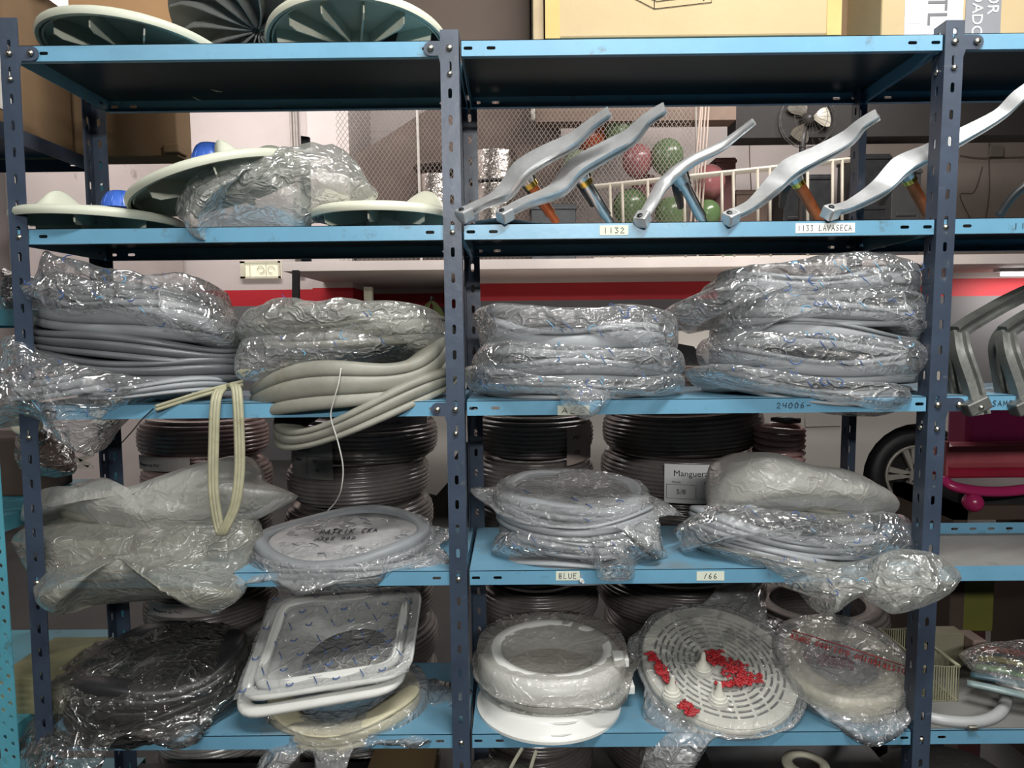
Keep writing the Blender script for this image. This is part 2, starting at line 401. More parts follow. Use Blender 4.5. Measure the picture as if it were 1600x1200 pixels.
# lighter end frame
M_UNDER = mat('underside_shade', (.022, .036, .042), .35, var=.3, vscale=3)  # shade beneath the shelves painted in as a darker colour
M_DUST = mat('dusty_blue_enamel', (.12, .27, .38), .5, var=.12, vscale=4, dirt=((.17, .18, .17), .85, 5))
M_MAT = mat('grey_liner', (.17, .17, .16), .7, var=.12, vscale=4, dirt=((.09, .09, .08), .3, 6))
def shelf(x0, x1, z, up=False, grey=False):
    mb = MB(); t = .0012; W_ = x1-x0; hs = []
    for xx in (.014, .058, W_-.014, W_-.058): hs.append(slot(xx, -LIP/2, .0175, .0062))
    if up: hs = [slot(.04+.045*k, -LIP/2, .0175, .0062) for k in range(int((W_-.06)/.045))]
    sg = -1 if up else 1
    zz = z if not up else z-LIP
    mb.use(M_BLUE); mb.box((x0, 0, zz-t), (x1, D, zz))
    mb.use(M_DUST); mb.box((x0+.001, .0025, zz+.00005), (x1-.001, D-.001, zz+.0003)); mb.use(M_BLUE)
    if grey: mb.use(M_MAT); mb.box((x0+.003, .004, zz+.0002), (x1-.003, D-.003, zz+.0035)); mb.use(M_BLUE)
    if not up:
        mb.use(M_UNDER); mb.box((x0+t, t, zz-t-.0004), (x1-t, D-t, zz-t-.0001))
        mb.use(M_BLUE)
    out = [(0, -LIP), (W_, -LIP), (W_, 0), (0, 0)]
    for yy in (0, D-t):
        mb.plate((x0, yy, z), (1, 0, 0), (0, 0, 1), out, hs if not (up and yy == 0) else hs[:0], -t)
    for xx in (x0, x1-t):
        mb.plate((xx, 0, z), (0, 1, 0), (0, 0, 1), [(0, -LIP), (D, -LIP), (D, 0), (0, 0)], [slot(.03, -LIP/2, .0175, .0062), slot(D-.03, -LIP/2, .0175, .0062)], t)
    if not up:
        mb.box((x0, t, z-LIP), (x1, .012, z-LIP+t)); mb.box((x0, D-.012, z-LIP), (x1, D-t, z-LIP+t))
    return mb.build('shelf', M_BLUE, rack)
SH = {}
for i, z in enumerate(ZS):
    xl = post_x('left', z)+.004; xm = post_x('mid', z); xr = post_x('right', z)
    SH[1, i] = shelf(xl+(.018 if i == 0 else 0), xm-.004, z)
    SH[2, i] = shelf(xm+.0035, xr-.001, z)
    SH[3, i] = shelf(xr+.004, xr+.92, z+(.001), up=(i == 3), grey=(i >= 3))
# paper labels and pen writing on the shelf edges
def paper(bay, i, px0, px1, text, m=M_PAPER, h=.019, ink=True, u0=.12, u1=.88, dz=.5):
    z = ZS[i]-LIP*dz-h/2
    p0 = at(px0, 0, -.0008); xa = at(px0, 600, -.001).x; xb = at(px1, 600, -.001).x
    mb = MB()
    if ink is not None:
        mb.use(m); mb.box((xa, -.0008, z), (xb, -.00005, z+h), Matrix.Rotation(0, 4, 'X'))
    W_ = xb-xa; mb.use(M_INK)
    pen(mb, text, lambda u, v: Vector((xa+W_*u0+u, -.001, z+h*.22+v)), W_*(u1-u0), h*.56, .0007)
    return mb.build('paper_label' if ink is not None else 'pen_writing', None, SH[bay, i])
paper(2, 1, 937, 981, '1132')
paper(2, 1, 1238, 1329, '1133 LAVASECA', mat('label_paper_white', (.75, .76, .72), .6, var=.04), u0=.03, u1=.95)
paper(3, 1, 1572, 1612, '1134', ink=None, u0=0, u1=1)
paper(2, 2, 1214, 1268, '24006-', ink=None, u0=0, u1=1)
paper(3, 2, 1552, 1600, 'SAMSUNG', ink=None, u0=0, u1=1.2)
paper(1, 3, 514, 581, 'PATRIK-MABE', MATS['label_paper_white'], u0=.03, u1=.97)
paper(2, 3, 867, 905, 'BLUE', dz=.4)
paper(2, 3, 1092, 1136, '/66', dz=.5, u0=.25, u1=.75)
paper(2, 2, 871, 921, 'AEG', dz=.7)

# ------------------------------------------------------------------ second rack at the left (lighter, round perforations)
M_TEAL = mat('teal_enamel', (.09, .34, .43), .4, var=.1, vscale=6, dirt=((.08, .12, .13), .5, 18))
rack2 = empty('side_shelving_rack', (-1.4, .3, 0), 'teal steel rack with round-punched posts at the far left edge', 'shelving rack')
def dots(w, L): return [slot((.3+.4*(k % 2))*w, .02+.0145*k, .0075, .0085, 4) for k in range(int((L-.04)/.0145))]
a_ = at(-5, 650, -.002); b_ = at(31, 1180, -.002)
ax = (a_-b_).normalized(); x0_ = b_.x-ax.x/ax.z*b_.z
for (yy, dx, dd) in ((-.002, 0, 1), (.5, .04, -1)):
    mb = MB(); uy = ax; ux = (Vector((1,0,0))-uy*uy.x).normalized(); LL = 1.95
    o_ = Vector((x0_-.038-(.06 if dd < 0 else 0), yy, 0))
    for k in range(int(LL/.0145)):
        mb.plate(o_+uy*.0145*k, ux, uy, [(0,0),(.038,0),(.038,.0145),(0,.0145)], [slot((.3+.4*(k % 2))*.038, .00725, .0075, .0095, 4)], .002)
    mb.build('post', M_TEAL, rack2)
for (z, m2) in ((1.80, M_NAVY), (1.385, M_TEAL), (.93, M_TEAL), (.50, M_TEAL), (.12, M_TEAL)):
    mb = MB(); xr_ = -1.03 if z > .6 else -.97
    mb.box((-1.95, 0.01, z-.002), (xr_, .5, z))
    for yy in (.01, .499): mb.plate((-1.95, yy, z), (1,0,0), (0,0,1), [(0,-.035),(xr_+1.95,-.035),(xr_+1.95,0),(0,0)], [slot(xr_+1.95-.045, -.017, .0175, .006)], -.0015)
    mb.plate((xr_, .01, z), (0,1,0), (0,0,1), [(0,-.035),(.49,-.035),(.49,0),(0,0)], [], .0015)
    mb.build('shelf', m2, rack2)
# ------------------------------------------------------------------ the room
def wall_mat(name, ztop, zbot, top=(.56, .5, .48), stripe=(.45, .012, .022), low=(.13, .13, .135)):
    m = bpy.data.materials.new(name); m.use_nodes = True; nt = m.node_tree; L = nt.links; b = nt.nodes['Principled BSDF']
    g = nn(nt, 'ShaderNodeNewGeometry', -1200); sp = nn(nt, 'ShaderNodeSeparateXYZ', -1000); L.new(g.outputs['Position'], sp.inputs[0])
    ns = nn(nt, 'ShaderNodeTexNoise', -1000, -300, Scale=1.8, Detail=7.0, Roughness=.65); L.new(g.outputs['Position'], ns.inputs['Vector'])
    hv = nn(nt, 'ShaderNodeMath', -800, -300, operation='MULTIPLY_ADD'); L.new(ns.outputs['Fac'], hv.inputs[0]); hv.inputs[1].default_value = .3; hv.inputs[2].default_value = .85
    def step(z):
        s = nn(nt, 'ShaderNodeMath', -800, 200, operation='GREATER_THAN'); L.new(sp.outputs['Z'], s.inputs[0]); s.inputs[1].default_value = z; return s
    a, c = step(zbot), step(ztop)
    m1 = nn(nt, 'ShaderNodeMixRGB', -500); m1.inputs[1].default_value = (*low, 1); m1.inputs[2].default_value = (*stripe, 1); L.new(a.outputs[0], m1.inputs[0])
    m2 = nn(nt, 'ShaderNodeMixRGB', -300); m2.inputs[2].default_value = (*top, 1); L.new(m1.outputs[0], m2.inputs[1]); L.new(c.outputs[0], m2.inputs[0])
    m3 = nn(nt, 'ShaderNodeMixRGB', -100, 0, blend_type='MULTIPLY'); m3.inputs[0].default_value = 1; L.new(m2.outputs[0], m3.inputs[1]); L.new(hv.outputs[0], m3.inputs[2])
    L.new(m3.outputs[0], b.inputs['Base Color']); b.inputs['Roughness'].default_value = .6
    return m
M_WALL = wall_mat('painted_wall', 1.805, 1.637)
M_PLAIN = mat('pinkish_plaster', (.50, .44, .42), .7, var=.05, vscale=2, dirt=((.3, .25, .23), .25, 3))
M_DIM = mat('shaded_plaster', (.17, .13, .11), .8, var=.08, vscale=2, dirt=((.13, .11, .1), .4, 2.5))  # pinkish plaster with the weaker light put into a darker colour
M_FLOOR = mat('concrete_floor', (.03, .029, .028), .6, var=.2, vscale=3, bump=.1)
def struct(name, mb, m, **k): return tag(mb.build(name, m, **k), kind='structure')
def sbox(name, a, b, m):
    mb = MB(); mb.box(a, b); return struct(name, mb, m)
sbox('floor', (-5, -4, -.1), (7, 9, 0), M_FLOOR)
sbox('ceiling', (-5, -4, 4.6), (7, 9, 4.7), mat('ceiling_plaster', (.3, .28, .27), .8))
sbox('wall_front', (-5, -4.1, 0), (7, -4, 4.6), mat('dark_plaster', (.06, .06, .06), .8))
sbox('wall_right', (7, -4, 0), (7.1, 9, 4.6), M_DIM)
sbox('wall_left', (-5.1, -4, 0), (-5, 9, 4.6), M_PLAIN)
yL, yP, yR, yS = 7.0-CD, 6.8-CD, 7.86-CD, 6.45-CD
def X(px, y): return at(px, 470, y).x
mb = MB(); mb.box((-5, yL, 0), (X(497, yL), yL+.1, 4.6)); struct('wall_back', mb, M_WALL)
mb = MB(); mb.box((X(489, yP), yP, 0), (X(552, yP), yR, 4.6)); struct('trim_1', mb, M_WALL)
sbox('wall_recess', (X(540, yR), yR, 0), (7, yR+.1, 4.6), M_WALL)
sbox('wall_under_slab', (X(745, yS), yS, 0), (7, yS+.12, 1.88), M_WALL)
# mezzanine slab
ySl = 5.6-CD
zb = at(900, 419, ySl).z; zt_ = at(900, 404, ySl).z
sbox('trim_2', (X(443, ySl), ySl, zb), (7, yR, zt_), mat('slab_paint', (.80, .73, .69), .6, var=.05, vscale=2, dirt=((.35, .3, .28), .25, 4)))
sbox('wall_mezzanine', (X(1330, 6.4), 6.4, zt_), (7, 6.5, 4.6), mat('mezzanine_plaster', (.33, .285, .25), .8, var=.06, vscale=2, dirt=((.2, .15, .13), .3, 2)))
sbox('wall_mezzanine_back', (X(690, 6.9), 6.9, zt_), (7, 7.0, 4.6), M_DIM)
# fluorescent under the slab at the right
tl_ = empty('tube_lamp', tuple(at(1590, 443, 4.75)), 'glowing tube lamp under the slab at the far right', 'lamp')
p = at(1600, 443, 4.75)
mb = MB(); mb.box((p.x-.25, 4.72, zb-.03), (p.x+.9, 4.80, zb)); mb.build('housing', mat('lamp_housing', (.7, .7, .7), .4), tl_)
mb = MB(); mb.tube([(p.x-.2, 4.76, zb-.05), (p.x+.85, 4.76, zb-.05)], .016, 10)
mb.build('tube', mat('lit_tube', (1, 1, 1), .4, emit=((1, .95, .9), 9)), tl_)
area('tube_lamp_light', (p.x+.3, 4.78, zb-.09), (p.x+.3, 5.0, .4), 1.0, .05, 14, (1, .93, .88))
# small grille window on the left wall
q0 = at(377, 409, yL-.01); q1 = at(440, 435, yL-.01)
wd = tag(MB().build('window_1', None), kind='structure')
mb = MB(); mb.box((q0.x, yL-.03, q1.z), (q1.x, yL-.002, q0.z)); mb.build('pane', mat('window_glow', (.8, .78, .6), .5, emit=((1, .97, .75), .35)), wd)
mb = MB()
for (a, b) in (((q0.x, q1.z), (q1.x, q1.z+.02)), ((q0.x, q0.z-.02), (q1.x, q0.z)), ((q0.x, q1.z), (q0.x+.05, q0.z)), ((q1.x-.02, q1.z), (q1.x, q0.z))):
    mb.box((a[0], yL-.05, a[1]), (b[0], yL-.03, b[1]))
M_CREAM = mat('cream_paint', (.66, .64, .5), .6)
mb.use(M_CREAM)
mb.build('frame', M_CREAM, wd)
mb = MB(); xm_ = (q0.x+q1.x)/2+.06; zc_ = (q0.z+q1.z)/2
for sx in (-1, 1):
    mb.tube([(xm_+sx*(.02+.035*(1+math.cos(a))), yL-.045, zc_+.035*math.sin(a)) for a in [PI*1.6*k/10 for k in range(11)]], .005, 5)
for xx in (xm_, q0.x+.1): mb.tube([(xx, yL-.045, q1.z), (xx, yL-.045, q0.z)], .005, 5)
mb.build('grille', M_CREAM, wd)
# pipes up the left wall
pp = mat('grey_pvc', (.42, .38, .35), .5)
for k, (px, py0) in enumerate(((452, 2), (457, 2), (461, 2))):
    a, b = at(px, 175, yL-.05), at(px+2, 250, yL-.05)
    mb = MB(); mb.tube([(a.x, yL-.03, 4.5), (b.x+.02, yL-.03, zt_)], .014, 8)
    tag(mb.build('conduit_pipe', pp, smooth=True), ['left', 'middle', 'right'][k]+' one of three thin grey conduits running up the white wall', 'pipe', 'conduits on the white wall')
# round white drain pipe at far left
a = at(24, 300, 3.2); mb = MB(); mb.tube([(a.x, 3.2, 0), (a.x, 3.2, 4.6)], .055, 16)
tag(mb.build('drain_pipe', mat('pipe_paint', (.62, .58, .55), .5), smooth=True), 'thick white painted drain pipe at the far left wall', 'pipe')
mb = MB(); a = at(42, 300, 3.4); mb.box((-5, 3.4, 0), (a.x-.02, 5.6, 4.6)); struct('wall_side', mb, M_PLAIN)
# wall hook
a = at(286, 442, yL-.04); mb = MB(); mb.tube([a+Vector((0,.05,0)), a, a+Vector((-.02,0,-.01)), a+Vector((-.02,0,-.08))], .008, 6)
tag(mb.build('wall_hook', mat('rusty_hook', (.2, .16, .13), .6)), 'small rusty hook on the white wall above the red stripe', 'hook')
# ------------------------------------------------------------------ gaskets and bags
F_CLEAR = film('clear_film', (.72, .74, .75), .17, 1.0, .10, .5, 1.4)
F_CLOUD = film('cloudy_film', (.56, .57, .53), .42, .8, .18, .5)
F_FOG = film('fog_film', (.45, .452, .42), .8, .3, .34, .35, .8)
F_OLIVE = film('olive_film', (.37, .37, .315), .62, .4, .26, .4)
F_DARK = film('thin_dark_film', (.42, .42, .38), .05, 1.0, .11, .25, 2.0)
M_GREY = mat('grey_rubber', (.20, .216, .228), .5, var=.07, vscale=14, bump=.04)
M_GREYL = mat('light_grey_rubber', (.265, .283, .297), .5, var=.06, vscale=14, bump=.04)
M_GREYD = mat('dark_grey_rubber', (.085, .09, .097), .36, var=.1, vscale=10, bump=.03)
M_CREAMR = mat('cream_rubber', (.235, .233, .195), .5, var=.12, vscale=9, bump=.05, dirt=((.2, .18, .13), .4, 12))
M_WHITER = mat('white_rubber', (.62, .63, .60), .45, var=.04, vscale=10)
M_BLACKR = mat('black_rubber', (.022, .022, .024), .4, var=.15, vscale=10)
M_BLUEINK = mat('blue_print', (.03, .09, .28), .5, var=.1)
M_BLUEINK2 = mat('light_blue_print', (.12, .35, .55), .5, var=.1)
UZ = Vector((0, 0, 1))
def crumple(p, seed, amp, f=16):
    q = Vector((p.x*f+seed*7.1, p.y*f+seed*3.7, p.z*f*1.25))
    q2 = q+noise.noise_vector(q*.6)*.9
    d = noise.voronoi(q2)[0]
    a = (d[1]-d[0])
    return amp*(a*.9-.35+.5*noise.noise(q*2.3)+.9*noise.noise(q*.45))
def resample(pts, n):
    L = [0]; N = len(pts)
    for i in range(N): L.append(L[-1]+(pts[(i+1) % N]-pts[i]).length)
    out = []; j = 0
    for k in range(n):
        t = L[-1]*k/n
        while L[j+1] < t: j += 1
        s = (t-L[j])/max(1e-9, L[j+1]-L[j]); out.append(pts[j % N].lerp(pts[(j+1) % N], s))
    return out
def bag_surface(outline, yb, yt, bf, bb, seed, amp=.008, n=112, ns=26, prof=3.2, cen=None, sharp=.35, f=16):
    pys = [p[1] for p in outline]; p0, p1 = max(pys), min(pys)
    P = []
    for q in outline:
        Y = q[2] if len(q) > 2 else yb+(yt-yb)*(p0-q[1])/(p0-p1)
        P.append(at(q[0], q[1], Y))
    Ps = catmull(P, 8, True); Pl = []
    N = len(P)
    for i, v in enumerate(Ps):                     # keep some corner sharpness
        a = P[i//8]; b = P[(i//8+1) % N]; Pl.append(v.lerp(a.lerp(b, (i % 8)/8), sharp))
    loop = resample(Pl, n)
    c = sum(loop, Vector())/n
    if cen: c = at(cen[0], cen[1], (yb+yt)/2)
    slope = Vector((0, p0-p1 and (yt-yb), (p0-p1)/pxm((yb+yt)/2))).normalized()
    nrm = Vector((1, 0, 0)).cross(slope).normalized()
    if nrm.y > 0: nrm = -nrm
    def S(k, s, side):
        r = loop[k % n]; base = c+(r-c)*s
        b = bf if side > 0 else bb
        h = b*max(0, 1-s**prof)**.62
        p = base+nrm*(h*side)
        e = min(1, (1-s)*5+.25)
        return p+nrm*side*crumple(p, seed, amp*e, f)+Vector((0, 0, 1))*crumple(p, seed+5, amp*.5*e, f)
    return loop, c, nrm, S
def bag(name, label, cat, film_m, outline, yb, yt, bf=.05, bb=.05, seed=1, amp=.008, marks=0, mark_m=None, group=None, prof=3.2, extra=None, sharp=.35, cen=None, f=16):
    n, ns, nb = 120, 26, 12
    loop, c, nrm, S = bag_surface(outline, yb, yt, bf, bb, seed, amp, n, ns, prof, cen, sharp, f)
    mb = MB().use(film_m)
    vs = []; fs = []
    ringsF = [1-(i/ns)**1.25 for i in range(ns)]
    for s in ringsF: vs += [S(k, s, 1) for k in range(n)]
    m = len(ringsF)
    for i in range(m-1):
        for k in range(n):
            k2 = (k+1) % n; fs.append((i*n+k, i*n+k2, (i+1)*n+k2, (i+1)*n+k))
    vs.append(c+nrm*(bf+crumple(c, seed, amp, f))); ci = len(vs)-1
    for k in range(n): fs.append(((m-1)*n+k, (m-1)*n+(k+1) % n, ci))
    o = len(vs); rb = [1-i/nb for i in range(1, nb)]
    for s in rb: vs += [S(k, s, -1) for k in range(n)]
    for k in range(n): fs.append((k, o+k, o+(k+1) % n, (k+1) % n))
    for i in range(len(rb)-1):
        for k in range(n):
            k2 = (k+1) % n; fs.append((o+i*n+k, o+(i+1)*n+k, o+(i+1)*n+k2, o+i*n+k2))
    vs.append(c-nrm*bb); ci = len(vs)-1; q = o+(len(rb)-1)*n
    for k in range(n): fs.append((q+k, ci, q+(k+1) % n))
    mb.add(vs, fs)
    rnd = random.Random(seed*13+1)
    for i in range(marks):                       # printed swirls and dashes of the film
        k0 = rnd.random()*n; s0 = rnd.uniform(.15, .85)
        P0 = S(int(k0), s0, 1)+nrm*.002
        ax = Vector((1, 0, 0)); ay = ax.cross(nrm).normalized()
        if ay.z < 0: ay = -ay
        mb.use((mark_m or M_BLUEINK) if rnd.random() < .7 else M_BLUEINK2)
        ty = rnd.random(); a0 = rnd.random()*6
        if ty < .55:
            L_ = rnd.uniform(.006, .014); d = ax*math.cos(.9+rnd.uniform(-.3, .3))+ay*math.sin(-1.0)
            pts = [P0-d*L_, P0, P0+d*L_]
        else:
            r_ = rnd.uniform(.004, .009); pts = [P0+(ax*math.cos(a0+t*.5)*1.3+ay*math.sin(a0+t*.5))*r_ for t in range(8)]
        mb.tube(pts, [.0003]+[.0011]*(len(pts)-2)+[.0003], 4)
    if extra: extra(mb, S, nrm, loop, c)
    o = mb.build(name, None, smooth=True)
    return tag(o, label, cat, group)

UNUSED_ = [(-.062, .030), (-.055, .040), (-.030, .046), (-.006, .048), (.0, .044), (-.001, .037), (-.010, .034), (-.012, .030), (-.002, .026), (.004, .018), (.002, .010), (-.008, .007), (-.006, .002), (.0, -.001), (-.03, -.003), (-.055, .002)]
def wrap(label, film_m, c, ux, uy, n, Rx, Ry, zt, zb, flaps=(), seed=1, amp=.005, name='plastic_bag', extra=None, nk=140, dome=0, sq=2.2, marks=0, sag=0):
    """bag lying round a flat thing: follows its top and sides, meets in a seam, corners stick out as flaps (angle, width, length, droop)"""
    c = Vector(c)
    def edge(a):
        ca, sa = math.cos(a), math.sin(a); r = 1/((abs(ca)/Rx)**sq+(abs(sa)/Ry)**sq)**(1/sq)
        ex = .008; dr = 0
        for (fa, fw, fl, fd) in flaps:
            d = (a-fa+PI) % (2*PI)-PI; t = max(0, 1-abs(d)/fw)
            t = t*t*(3-2*t); ex += fl*t; dr += fd*t
        ex += .006*noise.noise(Vector((ca*3, sa*3, seed)))
        return r, max(.003, ex), dr
    def S(a, s, side):
        r, ex, dr = edge(a); d = ux*math.cos(a)+uy*math.sin(a); z = zt if side > 0 else zb
        if s < .7:
            q = s/.7; p = c+d*(r*q)+n*(z+(dome*(1-q*q) if side > 0 else 0)); e = 1
        elif s < .84:
            q = (s-.7)/.14; p = c+d*(r+.006*math.sin(q*PI/2))+n*(z*(1-q)+0*q); e = .8
        else:
            q = (s-.84)/.16; p = c+d*(r+.006+ex*q)-UZ*(dr*q*q)+n*(side*.004*(1-q)+.006*math.sin(q*9+a*6)*q*(1 if ex > .02 else .2)); e = .9
        return p+n*side*crumple(p, seed, amp*e, 22)
    mb = MB().use(film_m); ks = [2*PI*k/nk for k in range(nk)]
    ss = [1, .96, .92, .88, .84, .79, .745, .70, .64, .56, .47, .38, .29, .2, .1]
    vs = []; fs = []
    for s in ss: vs += [S(a, s, 1) for a in ks]
    m = len(ss)
    vs.append(S(0, 0, 1)); ct = len(vs)-1
    for i in range(m-1):
        for k in range(nk): k2 = (k+1) % nk; fs.append((i*nk+k, i*nk+k2, (i+1)*nk+k2, (i+1)*nk+k))
    for k in range(nk): fs.append(((m-1)*nk+k, (m-1)*nk+(k+1) % nk, ct))
    o = len(vs); sb = [.95, .9, .84, .77, .7, .4]
    for s in sb: vs += [S(a, s, -1) for a in ks]
    for k in range(nk): fs.append((k, o+k, o+(k+1) % nk, (k+1) % nk))
    for i in range(len(sb)-1):
        for k in range(nk): k2 = (k+1) % nk; fs.append((o+i*nk+k, o+(i+1)*nk+k, o+(i+1)*nk+k2, o+i*nk+k2))
    mb.add(vs, fs)
    rnd = random.Random(seed)
    for i in range(marks):
        P0 = S(rnd.uniform(PI, 2*PI), rnd.uniform(.3, .82), 1)+n*.002; mb.use(M_BLUEINK)
        mb.tube([P0-ux*.006+uy*.008, P0, P0+ux*.006-uy*.009] if rnd.random() < .6 else [P0+(ux*math.cos(t*.6)+uy*math.sin(t*.6))*.007 for t in range(7)], .0011, 4)
    if extra: extra(mb, None, n, None, c)
    return tag(mb.build(name, None, smooth=True), label, 'bag')
def sheared(tx, ty):
    n = Vector((-tx, -ty, 1)).normalized(); ux = Vector((1, 0, tx)).normalized(); return ux, n.cross(ux), n
BOOT = [(-.052,.044),(-.035,.049),(-.018,.051),(-.004,.050),(.001,.046),(.002,.039),(-.001,.0355),(-.006,.0345),(-.001,.0335),(.003,.029),(.003,.022),(.001,.016),(-.002,.0135),(-.008,.0125),(-.003,.0115),(.001,.009),(.003,.004),(.002,.0),(-.004,-.002),(-.04,-.001)]
BOOT2 = [(-.05,.044),(-.02,.0495),(-.002,.0495),(.003,.0475),(.003,.044),(-.003,.0425),(-.008,.0415),(-.003,.0405),(.002,.036),(.004,.027),(.003,.019),(-.001,.016),(-.006,.015),(-.001,.014),(.002,.009),(.001,.003),(-.003,.0),(-.02,-.002),(-.04,.0)]
RINGT = [(-.030, .018), (-.026, .026), (-.014, .030), (-.004, .028), (.0, .018), (-.003, .012), (.0, .006), (-.008, .0), (-.022, .002)]
def ring(name, m, px, py, Y, a, b=.135, hs=1, tx=0, ty=0, prof=BOOT, seed=1, wave=.003, th=.0028, sq=2.0, label=None, cat='gasket', group=None, n=84, ph=0, parent=None, wfreq=2, sy=1, mb=None):
    """rubber ring lying flat: a = half width in pixels, b = half depth in metres, tx and ty = slopes"""
    c = at(px, py, Y); A = a/pxm(Y); rnd = random.Random(seed); f1, f2 = rnd.random()*6, rnd.random()*6
    cl = [Vector((p[0], p[1], 0)) for p in prof]; cl = catmull(cl, 2)
    up, dn = [], []
    for i, p in enumerate(cl):
        t = (cl[min(i+1, len(cl)-1)]-cl[max(i-1, 0)]).normalized(); q = Vector((-t.y, t.x, 0))
        up.append(p+q*th/2); dn.append(p-q*th/2)
    sec = up+dn[::-1]; frames = []
    own = mb is None
    if own: mb = MB()
    for k in range(n):
        t = 2*PI*k/n; ct, st = math.cos(t), math.sin(t)
        rx = A*abs(ct)**(2/sq)*(1 if ct >= 0 else -1); ry = b*abs(st)**(2/sq)*(1 if st >= 0 else -1)
        x, y = rx, ry*sy
        z = tx*x+ty*y + wave*(math.sin(wfreq*t+f1)+.6*math.sin((wfreq+1)*t+f2))
        hsc = hs*(1+.16*math.sin(3*t+f2))
        d = Vector((ct/A, st/b, 0)).normalized()
        frames.append((c+Vector((x, y, z)), d, UZ, (1, hsc)))
    mb.sweep(frames, [(p.x, p.y) for p in sec])
    if not own: return mb
    o = mb.build(name, m, parent, smooth=True)
    if label: tag(o, label, cat, group)
    return o

# ================= third shelf, left bay =================
G3L = 'dark grey gaskets on the third shelf'
ring('door_gasket', M_GREYD, 222, 582, .13, 160, .14, .85, tx=-.09, seed=3, label='lower bare dark grey door gasket, lying under another one, third shelf far left', group=G3L, wave=.003)
ring('door_gasket', M_GREYD, 218, 552, .13, 160, .14, .8, tx=-.12, seed=8, label='upper bare dark grey door gasket, directly under the bag with the square blue marks', group=G3L, wave=.003)
ring('door_gasket', M_GREY, 218, 522, .13, 150, .13, 1.3, tx=-.13, seed=5, prof=BOOT2, label='grey door gasket inside the clear bag on top of the dark grey gaskets')
ring('door_gasket', M_GREYD, 215, 478, .15, 135, .12, .8, tx=-.16, seed=6, label='dark grey folded gasket at the top inside the leftmost clear bag')
bag('plastic_bag', 'clear crumpled bag of grey gaskets on top of the dark grey gaskets at far left', 'bag', F_CLEAR,
    [(66,481),(84,470),(98,448),(103,422),(112,416),(125,424),(170,432),(215,446),(262,452),(300,468),(335,464),(355,456),(359,478),(371,500),(368,538),(330,546),(280,538),(220,524),(150,528),(110,512),(76,500)], .09, .15, .15, .11, 2, .007, 14, prof=6)
ring('door_gasket', M_GREY, 130, 612, .09, 112, .12, .85, tx=.07, seed=11, label='grey gasket in the lowest left bag, slumping over the shelf end')
ring('door_gasket', M_GREYL, 250, 612, .10, 112, .12, .5, tx=.02, seed=12, label='flat grey gasket on the third shelf sticking out right of the lowest left bag')
bag('plastic_bag', 'clear bag slumping over the left post, one corner hanging below the shelf', 'bag', F_CLEAR,
    [(-14,590),(24,558),(26,530),(44,521),(68,530),(90,550),(150,560),(215,580),(290,597),(300,612),(240,634),(190,655),(160,690),(143,712),(128,706),(95,668),(50,655),(-14,668)], .03, .08, .11, .10, 4, .009, 6)
ring('door_gasket', M_CREAMR, 545, 538, .15, 160, .13, 1.05, tx=.02, seed=21, prof=BOOT2, label='pale beige gasket in the hazy bag that passes behind the middle post')
bag('plastic_bag', 'hazy grey bag on top of the beige gaskets, left of the middle post', 'bag', F_CLOUD,
    [(372,530),(384,506),(402,502),(420,490),(445,487),(475,496),(520,497),(560,490),(620,497),(670,496),(700,503),(704,530),(690,548),(660,560),(600,556),(520,560),(430,556),(392,548)], .12, .16, .15, .10, 22, .006, 4)
bag('plastic_bag', 'clear crumpled bag bottom drooping over the front of the cream gaskets', 'bag', F_CLEAR,
    [(370,590),(368,560),(380,535),(420,530),(470,520),(540,515),(600,522),(630,540),(560,566),(500,585),(440,590),(400,596)], .04, .08, .07, .06, 23, .009, 5)
G3C = 'cream gaskets beside the middle post'
ring('door_gasket', M_CREAMR, 548, 612, .12, 150, .15, 1.5, tx=.20, seed=31, wave=.008, label='thick cream door gasket on top, tilting up to the right beside the middle post', group=G3C, ty=.12)
ring('door_gasket', M_CREAMR, 573, 640, .12, 140, .15, .9, tx=.30, seed=35, wave=.004, label='lower cream door gasket sagging over the edge of the third shelf', group=G3C, ty=.2)
# loop of cream seal strip hanging from the shelf
def strip(name, label, pts, r, m=M_CREAMR, sq=(1, .45), cat='rubber strip', n=10):
    mb = MB(); P = catmull([at(*p) for p in pts], 8)
    mb.tube(P, r, n, sq=sq)
    return tag(mb.build(name, m, smooth=True), label, cat)
M_STRIP = mat('aged_cream_rubber', (.36, .35, .235), .45, var=.12, vscale=20, dirt=((.25, .22, .12), .4, 25))
def seal(pts, offs, ww):
    mb = MB()
    for (dx, r) in offs:
        P = catmull([at(*p) for p in pts], 8)
        mb.tube([p+Vector((dx, 0, 0)) for p in P], r, 8)
    return mb
mb = seal([(352,604,.03),(338,622,-.012),(334,690,-.02),(334,770,-.022),(344,830,-.022),(352,824,-.026),(367,790,-.024),(374,740,-.02),(374,680,-.018),(370,612,-.01),(362,602,.02)], ((-.006,.0048),(.0,.005),(.006,.0048)), 1)
tag(mb.build('seal_strip', M_STRIP, smooth=True), 'cream rubber seal strip hanging in a long loop below the third shelf', 'rubber strip')
mb = MB(); P = catmull([at(*p) for p in ((243,638,-.01),(275,628,.0),(320,614,.01),(380,598,.03))], 6)
for dz in (-.0035, .0035): mb.tube([p+Vector((0, 0, dz)) for p in P], .004, 6)
tag(mb.build('seal_strip', M_STRIP, smooth=True), 'cream rubber strip lying slanted on the shelf edge left of the hanging loop', 'rubber strip')
